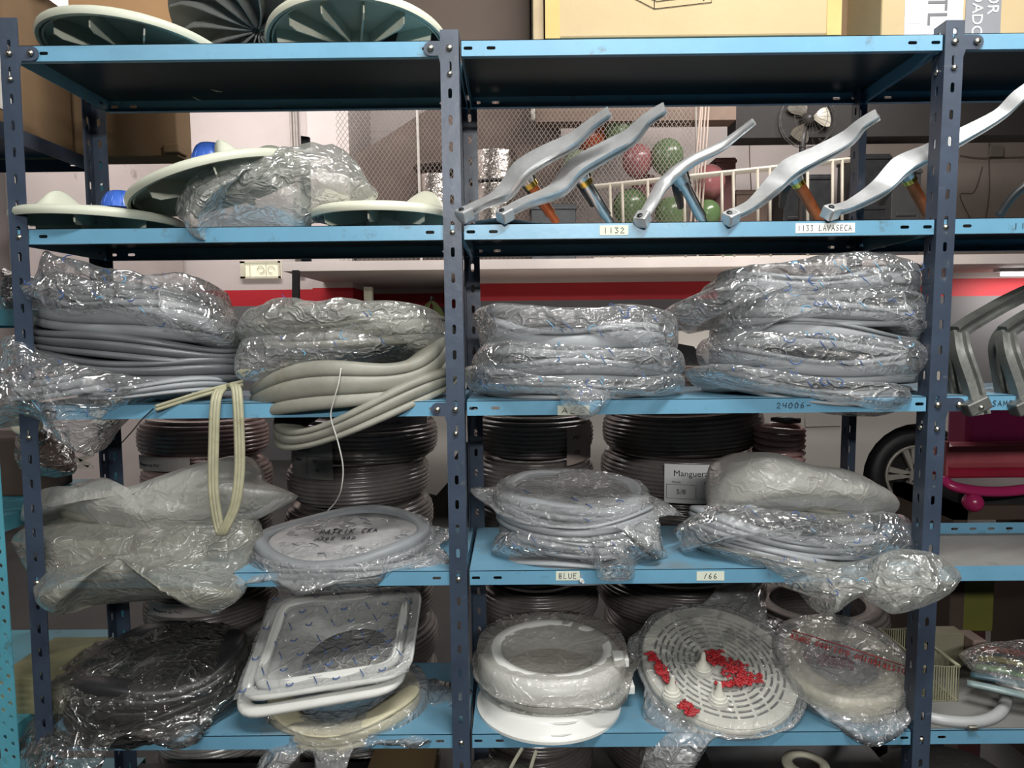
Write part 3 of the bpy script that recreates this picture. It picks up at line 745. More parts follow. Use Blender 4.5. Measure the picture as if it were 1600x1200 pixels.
# string
strip('string', 'thin white twisted string hanging down in front of the cream gaskets', [(533,575,-.04),(529,600,-.045),(522,625,-.045),(517,652,-.04),(528,690,-.03),(536,730,-.02),(533,765,-.01),(524,785,.02),(512,798,.05)], .0018, mat('white_string', (.6, .6, .56), .5), (1.5, .7), 'string', 5)
mb = MB(); mb.tube(catmull([at(*p) for p in ((240,638,-.006),(222,655,-.004),(208,672,0),(190,692,.01))], 5), .0014, 5)
tag(mb.build('black_string', M_BLACKR), 'short black cord hanging from the shelf edge beside the slanted cream strip', 'cord')

# ================= third shelf, right bay =================
G3M = 'light grey gaskets left stack on third shelf'
for (py, a, b, h, tx, sd, lab, px) in ((613, 148, .14, .62, .0, 41, 'lowest light grey gasket of the short stack right of the middle post', 895), (590, 140, .14, .8, -.02, 42, 'middle light grey gasket of the short stack right of the middle post', 895), (555, 150, .14, 1.25, -.03, 43, 'tall light grey gasket on top of the short stack right of the middle post', 897)):
    ring('door_gasket', M_GREYL, px, py, .14, a*.93, b, h, tx=tx, seed=sd, label=lab, prof=BOOT2 if sd == 43 else BOOT, group=G3M, wave=.003)
bag('plastic_bag', 'clear bag with blue print on top of the short stack right of the middle post', 'bag', F_CLEAR,
    [(738,500),(752,496),(790,499),(850,503),(935,503),(975,497),(1015,500),(1035,505),(1054,513),(1056,545),(1048,562),(1010,570),(960,562),(900,552),(800,550),(755,548),(746,522)], .12, .15, .155, .12, 44, .007, 12, prof=6)
bag('plastic_bag', 'crumpled clear bag in the middle of the short stack right of the middle post', 'bag', F_CLEAR,
    [(736,570),(752,548),(800,550),(880,556),(960,562),(1020,565),(1062,560),(1066,585),(1040,600),(960,598),(880,602),(800,598),(750,592)], .11, .13, .15, .11, 45, .008, 8, prof=6)
bag('plastic_bag', 'lowest clear bag of the short stack with its tail hanging over the AEG label', 'bag', F_CLEAR,
    [(727,576),(750,582),(800,590),(900,596),(1000,596),(1062,590),(1064,612),(1030,624),(960,624),(940,640,-.02),(918,657,-.03),(902,648,-.03),(880,634,-.02),(860,624),(780,620),(740,612),(728,600)], .10, .12, .15, .10, 46, .008, 10, prof=6)
G3R = 'light grey gaskets right stack on third shelf'
for i, (px, py, a, h, tx, pf) in enumerate(((1258, 618, 165, .65, -.10, BOOT), (1270, 590, 168, 1.05, -.06, BOOT2), (1272, 546, 166, .95, -.06, BOOT2), (1275, 508, 164, .9, -.03, BOOT), (1275, 470, 158, 1.1, .0, BOOT2))):
    lab = ['flat lowest', 'second from bottom', 'middle', 'second from top', 'topmost'][i]
    ring('door_gasket', M_GREYL, px, py, .14, a*.93, .14, h, tx=tx, seed=60+i, prof=pf, label=lab+' light grey gasket in the tall stack beside the right post', group=G3R, wave=.004)
bag('plastic_bag', 'topmost clear bag of the tall stack, its corner pointing out to the left', 'bag', F_CLEAR,
    [(1033,488),(1062,474),(1086,466),(1100,448),(1118,437),(1150,434),(1200,426),(1259,418),(1312,413),(1356,416),(1400,424),(1417,440),(1414,470),(1382,486),(1294,482),(1220,488),(1160,486),(1110,500),(1075,516),(1055,504)], .12, .15, .155, .11, 71, .009, 16, prof=6)
bag('plastic_bag', 'clear bag second from the top of the tall stack beside the right post', 'bag', F_CLEAR,
    [(1108,520),(1128,482),(1160,474),(1240,478),(1329,480),(1382,484),(1414,492),(1419,530),(1417,544),(1382,540),(1329,532),(1259,530),(1180,528),(1140,545)], .12, .15, .16, .11, 72, .009, 12, prof=6)
bag('plastic_bag', 'plump clear bag third from the top of the tall stack beside the right post', 'bag', F_CLEAR,
    [(1088,545),(1100,530),(1150,526),(1240,530),(1329,536),(1400,545),(1426,564),(1422,585),(1400,600),(1329,604),(1240,592),(1160,582),(1110,576),(1090,562)], .12, .14, .16, .11, 73, .008, 14, prof=6)
bag('plastic_bag', 'lowest bag of the tall stack, sliding over the 24006 writing on the shelf', 'bag', F_CLEAR,
    [(1068,578),(1100,574),(1160,586),(1240,600),(1320,606),(1382,612),(1400,622),(1398,640),(1369,651),(1329,648),(1268,636),(1180,620),(1110,610),(1080,596)], .09, .11, .15, .10, 74, .008, 8, prof=6)

# ================= fourth shelf =================
ring('door_gasket', M_GREY, 215, 868, .13, 138, .13, .9, tx=.02, seed=81, ty=.05, label='grey gasket inside the lower hazy bag at the left of the fourth shelf')
ring('door_gasket', M_CREAMR, 235, 800, .15, 135, .10, .8, tx=.08, seed=82, ty=.02, label='beige gasket inside the upper milky bag at the left of the fourth shelf')
bag('plastic_bag', 'hazy olive bag sagging below the fourth shelf in front of the left post', 'bag', F_OLIVE,
    [(22,848),(40,826),(80,812),(150,802),(250,806),(340,812),(400,808),(412,840),(398,880),(380,930,-.03),(330,962,-.04),(322,944,-.03),(290,934),(220,940),(140,946),(92,961,-.04),(62,944,-.03),(52,905)], .02, .12, .09, .09, 83, .014, 0, f=8)
bag('plastic_bag', 'milky grey bag lying on the olive bag behind the hanging cream loop', 'bag', F_FOG,
    [(36,815),(50,772),(100,770),(140,756),(175,750),(215,768),(280,745),(330,728),(390,714),(412,736),(416,752),(466,774),(440,792),(400,812),(340,832),(290,843),(230,846),(160,828),(110,804),(70,812)], .08, .18, .10, .07, 84, .014, 0, f=7)
# flat oval packed seal, left bay
def oval_pack(name, lab, px, py, Y, a, b, tx, ty, hh, m_rim, m_top, seed, words=False, group=None):
    root = empty(name, tuple(at(px, py, Y)), lab, 'gasket', group)
    c = at(px, py, Y); A = a/pxm(Y)
    mb = MB(); ring('r', None, px, py, Y, a, b, 1, tx, ty, prof=RINGT if hh < .035 else BOOT2, seed=seed, wave=.002, mb=mb)
    mb.build('rim', m_rim, root, smooth=True)
    M = Matrix(((1,0,0,0),(0,1,0,0),(tx,ty,1,0),(0,0,0,1)))
    mb = MB(); mb.lathe([(A-.012, .018), (A-.03, .021), (A*.7, .019), (A*.4, .0215), (.0005, .021), (.0005, .010), (A*.7, .010), (A-.012, .012)], c, 60, M, 1, b/A, closed=True)
    s = [Vector(v) for v in mb.v]; mb.v = [tuple(v+Vector((0,0,.0025*noise.noise(v*22+Vector((seed,0,0)))))) for v in s]
    rnd = random.Random(seed); mb.use(m_top); mb.m = [0]*len(mb.f)
    mb.use(mat('grey_print', (.1, .11, .14), .5)) 
    for i in range(16):
        t = rnd.random()*6.28; r_ = rnd.uniform(.15, .8)
        x, y = A*r_*math.cos(t), b*r_*math.sin(t); L_ = rnd.uniform(.006, .016); dd = rnd.uniform(-.5, .5)
        f = lambda x, y: c+Vector((x, y, tx*x+ty*y+.0235))
        mb.tube([f(x, y), f(x+L_, y-L_*dd-.004), f(x+L_*1.6, y-L_)], .0009, 4)
    if words:
        mb.use(M_INK)
        pen(mb, 'PATRIK CKA', lambda u, v: c+Vector((-.055+u, v*1.2, tx*(-.055+u)+ty*v+.0245)), .13, .02, .0011, jit=.08)
        pen(mb, 'MABE MOD', lambda u, v: c+Vector((-.055+u, -.035+v*1.1, tx*(-.055+u)+ty*(v-.035)+.0245)), .09, .014, .0009, jit=.08)
    mb.build('wrapped_face', None, root, smooth=True)
    return root
M_FACE = mat('wrapped_grey_face', (.30, .30, .30), .35, var=.12, vscale=16, bump=.3, bscale=30)
M_FACED = mat('wrapped_dark_face', (.20, .205, .21), .35, var=.2, vscale=16, bump=.3, bscale=30)
oval_pack('oval_door_seal', 'oval grey seal with black handwriting, in the bag above the PATRIK-MABE label', 537, 850, .13, 138, .15, .03, .10, .03, M_GREY, M_FACE, 85, True)
ring('door_gasket', M_GREYL, 540, 876, .13, 140, .15, .6, tx=.03, seed=86, label='pale grey gasket under the oval seal with handwriting')
ux_, uy_, n_ = sheared(.03, .10)
wrap('clear glossy bag around the oval grey seal above the PATRIK-MABE label', F_CLEAR, at(539, 862, .135)+Vector((0,0,.014)), ux_, uy_, n_, 142/pxm(.13), .155, .026, -.032, ((3.7, .5, .035, .02), (5.9, .35, .05, .01), (.25, .4, .03, .0), (4.5, .5, .02, .015)), 87, .004)
# stack of oval seals, right bay
oval_pack('oval_door_seal', 'topmost oval grey seal of the stack above the BLUE label, face scribbled', 893, 782, .15, 112, .13, -.03, .10, .03, M_GREYL, M_FACED, 91)
for i, (px, py, a, h, lab) in enumerate(((897, 812, 122, .75, 'second'), (905, 840, 124, .8, 'third'), (892, 878, 118, .8, 'lowest'))):
    ring('door_gasket', M_GREYL, px, py, .14, a, .135, h, tx=-.02, ty=.03, seed=92+i, label=lab+' light grey gasket in the stack above the BLUE label', group='stack of grey gaskets above the BLUE label', wave=.003, prof=BOOT2)
ux_, uy_, n_ = sheared(-.03, .10)
wrap('clear bag around the topmost oval seals, its corners sticking out left and right', F_CLEAR, at(893, 790, .15)+Vector((0,0,.008)), ux_, uy_, n_, 120/pxm(.15), .14, .034, -.02, ((2.9, .45, .055, .0), (.05, .5, .07, .03), (5.6, .4, .045, .06)), 95, .004, marks=5)
bag('plastic_bag', 'crumpled clear bag at the bottom of the stack above the BLUE label', 'bag', F_CLEAR,
    [(768,862),(775,838),(800,832),(900,846),(1000,840),(1030,850),(1044,872),(1010,882),(1022,868),(1000,890),(985,905,-.02),(940,904,-.02),(920,896),(860,886),(800,876)], .05, .12, .10, .07, 96, .008, 6)
# right stack
ring('door_gasket', M_GREYL, 1238, 868, .13, 138, .13, .6, tx=-.22, seed=101, label='pale gasket in the lowest bag right of the 166 label')
ring('door_gasket', M_GREYL, 1228, 838, .14, 150, .125, .7, tx=-.14, seed=102, label='pale gasket in the silvery bag under the milky bag')
ring('door_gasket', M_CREAMR, 1250, 790, .16, 118, .10, .7, tx=-.12, seed=103, label='beige gasket inside the milky bag on the fourth shelf right')
bag('plastic_bag', 'milky bag on top of the stack above the 166 label', 'bag', F_FOG,
    [(1102,762),(1108,728),(1130,714),(1168,712),(1205,720),(1240,732),(1310,742),(1352,755),(1390,778),(1402,795),(1392,806),(1345,818),(1290,812),(1200,812),(1130,808),(1108,796)], .10, .18, .11, .08, 104, .013, 0, f=7)
bag('plastic_bag', 'silvery crumpled bag with blue print under the milky bag', 'bag', F_CLEAR,
    [(1052,828),(1080,806),(1104,790),(1180,802),(1300,808),(1380,806),(1412,814),(1430,850),(1440,868),(1390,880),(1330,886),(1260,872),(1180,858),(1100,852),(1066,862),(1062,844)], .07, .14, .12, .09, 105, .011, 9)
bag('plastic_bag', 'lowest bag of the right stack with puckered film hanging below the fourth shelf', 'bag', F_CLOUD,
    [(1086,852),(1150,856),(1250,870),(1330,872),(1370,862),(1390,890),(1362,920,-.03),(1320,940,-.04),(1287,962,-.045),(1282,938,-.04),(1250,926,-.03),(1190,908),(1140,884)], .05, .10, .11, .08, 106, .010, 8)
bag('plastic_bag', 'open-mouthed clear bag bulging out in front of the right post under the fourth shelf', 'bag', F_CLOUD,
    [(1352,905),(1372,870),(1400,858),(1450,862),(1486,884),(1499,905),(1480,930),(1440,950),(1395,960),(1375,950),(1350,936)], -.09, -.03, .05, .04, 107, .009, 0)

# ================= fifth shelf =================
ring('door_gasket', M_BLACKR, 255, 1062, .13, 130, .14, 1.2, tx=.06, seed=111, ty=.1, label='black rubber gasket in the dark bag at the left of the lowest shelf', group='black gaskets in the dark bag')
ring('door_gasket', M_BLACKR, 250, 1098, .13, 135, .15, .8, tx=.1, seed=112, label='lower black rubber gasket in the dark bag on the lowest shelf', group='black gaskets in the dark bag')
ux_, uy_, n_ = sheared(.08, .10)
wrap('large clear bag of black rubber gaskets hanging over the lowest shelf at the left', F_DARK, at(245, 1075, .13)+Vector((0,0,.01)), ux_, uy_, n_, 148/pxm(.13), .155, .062, -.045, ((4.15, .65, .08, .22), (3.5, .5, .05, .05), (.35, .5, .05, .0), (5.4, .5, .03, .04)), 113, .012, dome=.03)
mb = MB(); p = at(72, 1065, .2); mb.box((p.x-.03, .08, ZS[4]+.0005), (p.x+.12, .28, ZS[4]+.085)); 
tag(mb.build('yellowed_box', mat('yellowed_card', (.28, .27, .15), .8, var=.1), bevel=.004), 'yellowish carton on the lowest shelf behind the bag of black gaskets', 'box')
# square white gaskets in one bag
def sq_frame(mb, cor, w, th, lift, n=12, rc=.18, m=None, sec=None):
    """rounded frame through four corner points (world), lofted with a small section"""
    c = sum(cor, Vector())/4; pts = []
    for i in range(4):
        a, b, d = cor[i-1], cor[i], cor[(i+1) % 4]
        p = b+(a-b)*rc; q = b+(d-b)*rc
        for k in range(7):
            t = k/6; pts.append((p*(1-t)**2+b*2*t*(1-t)+q*t*t))
    pts = resample(pts, 72); N = len(pts); nr = (cor[1]-cor[0]).cross(cor[3]-cor[0]).normalized()
    if nr.z < 0: nr = -nr
    fr = []
    for i, p in enumerate(pts):
        t = (pts[(i+1) % N]-pts[i-1]).normalized(); o = t.cross(nr)
        if o.dot(p-c) < 0: o = -o
        fr.append((p+nr*lift, o, nr, 1))
    mb.sweep(fr, sec)
SQ = [(0,0),(.004,.004),(.003,.010),(-.003,.013),(-.008,.011),(-.011,.013),(-.017,.010),(-.021,.002),(-.018,-.004),(-.006,-.004)]
cor = [at(372,1104,.0), at(640,1062,.0), at(660,922,.29), at(430,938,.28)]
cor = [v+Vector((0,0,.004)) for v in cor]
root = empty('square_door_gasket', tuple(cor[0]), 'square white door gasket with printed film over a round opening, lowest shelf', 'gasket')
mb = MB(); sq_frame(mb, cor, 0, 0, .0, sec=SQ); mb.build('outer_frame', M_WHITER, root, smooth=True)
c = sum(cor, Vector())/4
mb = MB(); sq_frame(mb, [c+(v-c)*.86 for v in cor], 0, 0, .004, sec=SQ); mb.build('inner_frame', M_WHITER, root, smooth=True)
# sloping funnel from the square frame to the round hole
nr = (cor[1]-cor[0]).cross(cor[3]-cor[0]).normalized(); ux = (cor[1]-cor[0]).normalized(); uy = nr.cross(ux)
pl = resample([c+(v-c)*.80 for v in cor], 64); mb = MB(); vs = []
hc = c+ux*.012-uy*.02-nr*.045
start = min(range(64), key=lambda i: math.atan2((pl[i]-c).dot(uy), (pl[i]-c).dot(ux)) % 6.28)
for j in range(9):
    t = j/8
    for i in range(64):
        p = pl[(start+i) % 64]; a = math.atan2((p-c).dot(uy), (p-c).dot(ux))
        q = hc+ux*math.cos(a)*.105+uy*math.sin(a)*.085
        v = p.lerp(q, t)+nr*(.012*math.sin(PI*t)); vs.append(v+nr*.004*noise.noise(v*18))
fs = [(j*64+i, j*64+(i+1) % 64, (j+1)*64+(i+1) % 64, (j+1)*64+i) for j in range(8) for i in range(64)]
mb.add(vs, fs); mb.add([v-nr*.002 for v in vs], [tuple(reversed(f)) for f in fs]); mb.build('funnel', M_WHITER, root, smooth=True)
cor2 = [at(366,1128,-.005), at(628,1082,.0), at(650,945,.28), at(425,958,.28)]
mb = MB(); sq_frame(mb, [v for v in cor2], 0, 0, 0, sec=[(x*1.3, y*1.2) for x, y in SQ])
tag(mb.build('square_door_gasket', M_WHITER, smooth=True), 'second square white gasket lying directly under the printed one', 'gasket')
# printed film over the square gasket
def film_panel(corners, seed, marks):
    A, B, Cc, Dd = corners; mb = MB().use(F_CLEAR); n = 24; vs = []
    nz = (B-A).cross(Dd-A).normalized()
    f = lambda u, v: (A*(1-u)+B*u)*(1-v)+(Dd*(1-u)+Cc*u)*v
    g = lambda u, v: f(u, v)+nz*(.018+.006*noise.noise(f(u, v)*15)-.010*math.sin(PI*u)*math.sin(PI*v))
    for off in (0, -.001):
        vs = [g(i/n, j/n)+nz*off for j in range(n+1) for i in range(n+1)]
        mb.add(vs, [(j*(n+1)+i, j*(n+1)+i+1, (j+1)*(n+1)+i+1, (j+1)*(n+1)+i) for j in range(n) for i in range(n)])
        break
    mb.use(mat('pale_blue_ink', (.06, .12, .30), .5)); rnd = random.Random(seed)
    for r in range(7):
        for s in range(7):
            u = (s+.5*(r % 2)+.3)/7.5; v = (r+.5)/7
            if u > .97: continue
            if (r+s) % 2:
                mb.tube([g(u, v+.03)+nz*.001, g(u+.015, v)+nz*.001, g(u+.035, v-.045)+nz*.001], .0011, 4)
            else:
                pts = [g(u+.018*math.cos(a), v+.02*math.sin(a))+nz*.001 for a in [3+k*.55 for k in range(8)]]
                mb.tube(pts, [.0005]+[.0016]*6+[.0005], 4)
    return mb
mb = film_panel([c+(v-c)*1.02 for v in cor], 5, 0)
tag(mb.build('printed_film', None, smooth=True), 'clear film with rows of blue swirls stretched over the square gasket', 'plastic film')
# yellowish ring in the loose bag below
ring('door_gasket', mat('yellowed_rubber', (.50, .47, .33), .5, var=.06), 540, 1112, .12, 118, .13, .9, tx=.05, ty=.05, seed=121, label='yellowish round gasket under the square white gaskets', prof=BOOT2)
ux_, uy_, n_ = sheared(.05, .05)
wrap('loose clear bag under the square gaskets with two tails hanging over the shelf', F_CLEAR, at(545, 1112, .13)+Vector((0,0,.015)), ux_, uy_, n_, 128/pxm(.13), .14, .035, -.02, ((4.05, .32, .07, .07), (4.75, .28, .09, .10), (.1, .45, .09, .0), (5.7, .4, .06, .0), (3.4, .3, .03, .02)), 122, .009)
# ================= fifth shelf, right bay =================
M_WPL = mat('white_plastic', (.68, .69, .66), .32, var=.02, vscale=6, spec=.5)
M_WPL2 = mat('ivory_plastic', (.58, .575, .50), .4, var=.04, vscale=8)
z5 = ZS[4]
def flat(name, label, cat, px, py, Y, zoff, prof, m, tx=0, ty=0, ax=1, ay=1, n=64, closed=True, group=None, parts=None):
    p = at(px, py, Y)
    return p
# white bucket lid with a handle recess
p = at(857, 1100, .12); cx_, cy__ = p.x, .118
root = empty('washer_disc', (cx_, cy__, z5), 'white round plastic lid with handle recess, flat on the lowest shelf beside the middle post', 'lid')
Rl = 124/pxm(.03)
mb = MB(); mb.lathe([(Rl, .0), (Rl, .006), (Rl-.012, .012), (Rl-.02, .030), (Rl-.03, .036), (.05, .036), (.0005, .036), (.0005, .002), (Rl-.012, .0)], (cx_, cy__, z5), 80, None, 1, .98, closed=True)
mb.build('dome', M_WPL, root, smooth=True, angle=40)
mb = MB(); g = []
for k in range(13):
    t = -1+k/6; g.append((cx_+.012+t*.052, cy__-Rl+.034-.0*t, z5+.030-.002*t*t))
mb.tube([(a[0], a[1]-.008+.016*((a[0]-cx_-.012)/.052)**2, a[2]) for a in g], .003, 6)
mb.tube([(a[0], a[1]-.019+.026*((a[0]-cx_-.012)/.052)**2, a[2]-.018) for a in g], .0022, 6)
mb.build('handle_recess', mat('white_plastic_edge', (.5, .5, .48), .4, var=.02), root, smooth=True)
# white ring wrapped in film on top
p = at(862, 1045, .15)
root = empty('washer_ring', (p.x, .15, z5+.038), 'thick white plastic ring in a cloudy bag, lying on the white lid', 'ring')
Rr = 126/pxm(.03)
prof = [(Rr, .012), (Rr+.002, .03), (Rr-.001, .045), (Rr-.009, .064), (Rr-.028, .077), (Rr-.046, .073), (Rr-.058, .056), (Rr-.064, .03), (Rr-.066, .008), (Rr-.03, .0), (Rr-.012, .004)]
mb = MB(); mb.lathe(prof, (p.x, .15, z5+.038), 80, Matrix(((1,0,0,0),(0,1,0,0),(0,.06,1,0),(0,0,0,1))), 1, .9, closed=True)
mb.build('ring_body', M_WPL, root, smooth=True)
mb = MB(); mb.lathe([(Rr-.055, .035), (Rr-.07, .022), (.04, .015), (.0005, .014), (.0005, .011), (Rr-.06, .018)], (p.x, .15, z5+.038), 60, None, 1, .9, closed=True)
mb.build('inner_dish', mat('frosted_dish', (.46, .43, .39), .4, var=.1, bump=.3, bscale=25), root, smooth=True)
for (px, py) in ((978, 1030), (987, 1072)):
    q = at(px, py, .10); mb = MB(); mb.box((q.x-.03, .08, q.z-.009), (q.x+.004, .12, q.z+.011)); mb.build('tab', M_WPL, root, bevel=.003)
ux_, uy_, n_ = sheared(.0, .06)
wrap('tight cloudy bag around the thick white ring beside the middle post', film('frost_film', (.66, .64, .58), .2, .7, .2, .45, 1.3), (p.x, .15, z5+.075), ux_, uy_, n_, Rr+.005, Rr*.9+.006, .050, -.032, ((.2, .5, .03, .0), (5.4, .5, .02, .01)), 131, .004, dome=-.028)
# washer base grille: slotted disc leaning back, with three cones
def disc_frame(px, py, Y, nx, ny, nz):
    c = at(px, py, Y); n = Vector((nx, ny, nz)).normalized(); ux = Vector((0, 1, 0)).cross(n).normalized()
    ux = Vector((1,0,0)); ux = (ux-n*ux.dot(n)).normalized(); uy = n.cross(ux)
    return c, ux, uy, n
c, ux, uy, n = disc_frame(1122, 1062, .15, .03, -.36, .93); c = Vector((c.x, .152, z5+.068))
root = empty('round_grille', tuple(c), 'round ivory slotted grille with three cones and red stained film, lowest shelf', 'grille')
Rg = 122/pxm(.13)
def arcplate(mb, r0, r1, a0, a1, h0, h1, c, ux, uy, n, k=6):
    vs = []
    for j in range(k+1):
        a = a0+(a1-a0)*j/k; d = ux*math.cos(a)+uy*math.sin(a)
        vs += [c+d*r0+n*h1, c+d*r1+n*h1, c+d*r1+n*h0, c+d*r0+n*h0]
    fs = []
    for j in range(k):
        o = 4*j
        for q in range(4): fs.append((o+q, o+(q+1) % 4, o+4+(q+1) % 4, o+4+q))
    fs.append((0, 3, 2, 1)); fs.append((4*k, 4*k+1, 4*k+2, 4*k+3)); mb.add(vs, fs)
mb = MB()
NR = 9; r_in = .035
arcplate(mb, .0005, r_in, 0, 2*PI, .0, .004, c, ux, uy, n, 48)
dr = (Rg*.9-r_in)/NR
for i in range(NR):
    r0 = r_in+dr*i; ro = r0+dr
    arcplate(mb, r0+dr*.42, ro, 0, 2*PI, 0, .004, c, ux, uy, n, 64)
    ns_ = 8+2*i
    for k in range(ns_):
        a = 2*PI*(k+.5*(i % 2))/ns_; w_ = .006/(r0+dr/2)
        arcplate(mb, r0, r0+dr*.42, a, a+w_, 0, .004, c, ux, uy, n, 1)
arcplate(mb, Rg*.9, Rg, 0, 2*PI, -.001, .004, c, ux, uy, n, 80)
mb.build('slotted_face', M_WPL2, root)
mb = MB(); arcplate(mb, Rg*.97, Rg*1.01, 0, 2*PI, -.026, .001, c, ux, uy, n, 80); mb.build('rim', M_WPL2, root, smooth=True)
for (px, py, hh) in ((1097, 1050, .052), (1049, 1088, .05), (1122, 1098, .05)):
    d = ray(px, py); t = (c-EYE).dot(n)/d.dot(n); q = EYE+d*t
    M = n.lerp(UZ, .6).to_track_quat('Z', 'Y').to_matrix().to_4x4()
    mb = MB(); mb.lathe([(.0225, 0), (.0215, .006), (.0200, .007), (.0192, .012), (.0172, .013), (.0155, .018), (.0125, .0195), (.010, .025), (.0065, .031), (.0048, .045), (.0035, .05), (.0001, .051)], q, 24, M)
    mb.build('cone', M_WPL2, root, smooth=True, angle=30)
mb = MB(); arcplate(mb, .0005, Rg*.96, 0, 2*PI, -.012, -.010, c, ux, uy, n, 48); mb.build('backing_disc', mat('grille_backing', (.09, .09, .08), .6), root)
# red stains printed on the film
M_RED = mat('red_print', (.36, .012, .018), .45, var=.2, vscale=60)
def stain(mb, cx, cy, w, h, ang, seed, f):
    rnd = random.Random(seed)
    ca, sa = math.cos(ang), math.sin(ang)
    for i in range(int(60)):
        u, v = rnd.uniform(-w, w), rnd.uniform(-h, h); L_ = rnd.uniform(.006, .014)
        pts = [(u+L_*(t-.5)*1.0, v+.004*math.sin(t*5+u*300)) for t in (0, .33, .66, 1)]
        mb.tube([f(cx+a*ca-b*sa, cy+a*sa+b*ca) for a, b in pts], [.0006, .0024, .0024, .0006], 5)
def gp(px, py):
    d = ray(px, py); t = (c+n*.03-EYE).dot(n)/d.dot(n); q = EYE+d*t-c; return q.dot(ux), q.dot(uy)
def gr_extra(mb, S, nrm, loop, cc):
    mb.use(M_RED); f = lambda a, b: c+ux*a+uy*b+n*.020
    for (px, py, w_, h_, an, sd) in ((1142, 1032, .038, .014, -.35, 1), (1160, 1050, .042, .012, -.2, 2), (1120, 1022, .02, .02, 0, 6), (1150, 1062, .045, .007, .1, 7), (1027, 1030, .030, .010, -1.15, 3), (1040, 1052, .026, .008, -1.1, 4), (1076, 1102, .016, .012, -.9, 5)):
        a, b = gp(px, py); stain(mb, a, b, w_, h_, an, sd, f)
wrap('clear bag with red print around the slotted round grille, a corner hanging over the shelf', F_CLEAR, c, ux, uy, n, Rg*1.02, Rg*1.02, .014, -.03, ((3.95, .5, .09, .13), (1.05, .5, .08, -.05), (.15, .5, .05, -.02), (2.9, .4, .02, .0)), 141, .005, extra=gr_extra)
# second ring in a printed shop bag
c2, ux2, uy2, n2 = disc_frame(1312, 1068, .15, -.05, -.24, .97); c2 = Vector((c2.x, .152, z5+.064))
root = empty('ivory_ring', tuple(c2), 'ivory plastic ring with grey centre inside the bag with red lettering, lowest shelf', 'ring')
M = Matrix(((ux2.x, uy2.x, n2.x, 0), (ux2.y, uy2.y, n2.y, 0), (ux2.z, uy2.z, n2.z, 0), (0,0,0,1)))
R2 = 97/pxm(.13)
mb = MB(); mb.lathe([(R2, -.03), (R2+.003, -.01), (R2-.006, .014), (R2-.03, .024), (R2-.055, .016), (R2-.062, .0), (R2-.05, -.03)], c2, 72, M, closed=True); mb.build('ring_body', mat('yellow_ivory', (.60, .57, .45), .45, var=.05), root, smooth=True)
mb = MB(); mb.lathe([(R2-.055, .004), (.0005, .004), (.0005, .0), (R2-.055, .0)], c2+n2*.002, 60, M, closed=True); mb.build('grey_centre', mat('grey_centre_plastic', (.27, .27, .275), .5, var=.08), root, smooth=True)
mb = MB().use(mat('magenta_print', (.22, .03, .07), .5, var=.2, vscale=50))
f2 = lambda a, b: c2+ux2*a+uy2*b+n2*.008
for k in range(3):
    rnd = random.Random(k); 
    stain(mb, -.045+.02*k, .012-.006*k, .03, .016, -.4, 20+k, f2)
mb.build('magenta_mark', None, root)
def gal(mb, S, nrm, loop, cc):
    mb.use(mat('red_letters', (.42, .03, .03), .5, var=.1))
    a_, b_ = at(1233, 1000, .2), at(1408, 1078, .08)
    d = (b_-a_).normalized(); upv = n2.cross(d).normalized()
    o = c2+ux2*((a_-c2).dot(ux2))+uy2*((a_-c2).dot(uy2))+n2*.037
    W_ = (b_-a_).length
    dd = (ux2*d.dot(ux2)+uy2*d.dot(uy2)).normalized(); uu = n2.cross(dd)
    # the print reads upside down in the photo
    fn = lambda u, v: o+dd*(W_-u)-uu*v+uu*.016
    pen(mb, 'DISTRIBUIDO GALLARDO SUPER', fn, W_, .019, .0013, jit=.03)
    mb.tube([o+uu*.026, o+dd*W_*.5+uu*.028, o+dd*W_+uu*.024], .0012, 4)
wrap('clear wrinkled bag with upside-down red lettering around the ivory ring by the right post', F_CLEAR, c2, ux2, uy2, n2, R2*1.04, R2*1.04, .030, -.034, ((4.7, .9, .03, .03), (3.2, .5, .02, .0), (2.3, .5, .03, -.02)), 142, .005, extra=gal)

# ================= right bay odds and ends =================
# wire basket
M_WIRE = mat('yellowed_wire', (.34, .33, .22), .5, var=.15)
root = empty('wire_basket', (1.05, .2, z5), 'shallow yellowed wire basket passing behind the right post on the lowest shelf', 'basket')
mb = MB(); mb2 = MB()
A = [at(1372, 978, .29), at(1372, 1062, .22), at(1498, 1072, .10), at(1500, 1022, .16)]
x0, x1, y0, y1 = .90, 1.13, .10, .285; zt1, zb1 = z5+.085, z5+.006
q = at(1500, 1025, .1)
x1 = at(1498, 1060, .1).x; x0 = at(1372, 1010, .285).x
for z in (zt1, zb1):
    mb.tube([(x0,y0,z),(x1,y0,z),(x1,y1,z),(x0,y1,z)], .004 if z == zt1 else .003, 6, closed=True)
mb.build('rim_wire', M_WIRE, root, smooth=True)
for k in range(15):
    x = x0+(x1-x0)*k/14
    for y in (y0, y1): mb2.tube([(x, y, zb1), (x, y, zt1)], .0014, 4)
    mb2.tube([(x, y0, zb1), (x, y1, zb1)], .0014, 4)
for k in range(11):
    y = y0+(y1-y0)*k/10
    for x in (x0, x1): mb2.tube([(x, y, zb1), (x, y, zt1)], .0014, 4)
mb2.build('wire_mesh', M_WIRE, root)
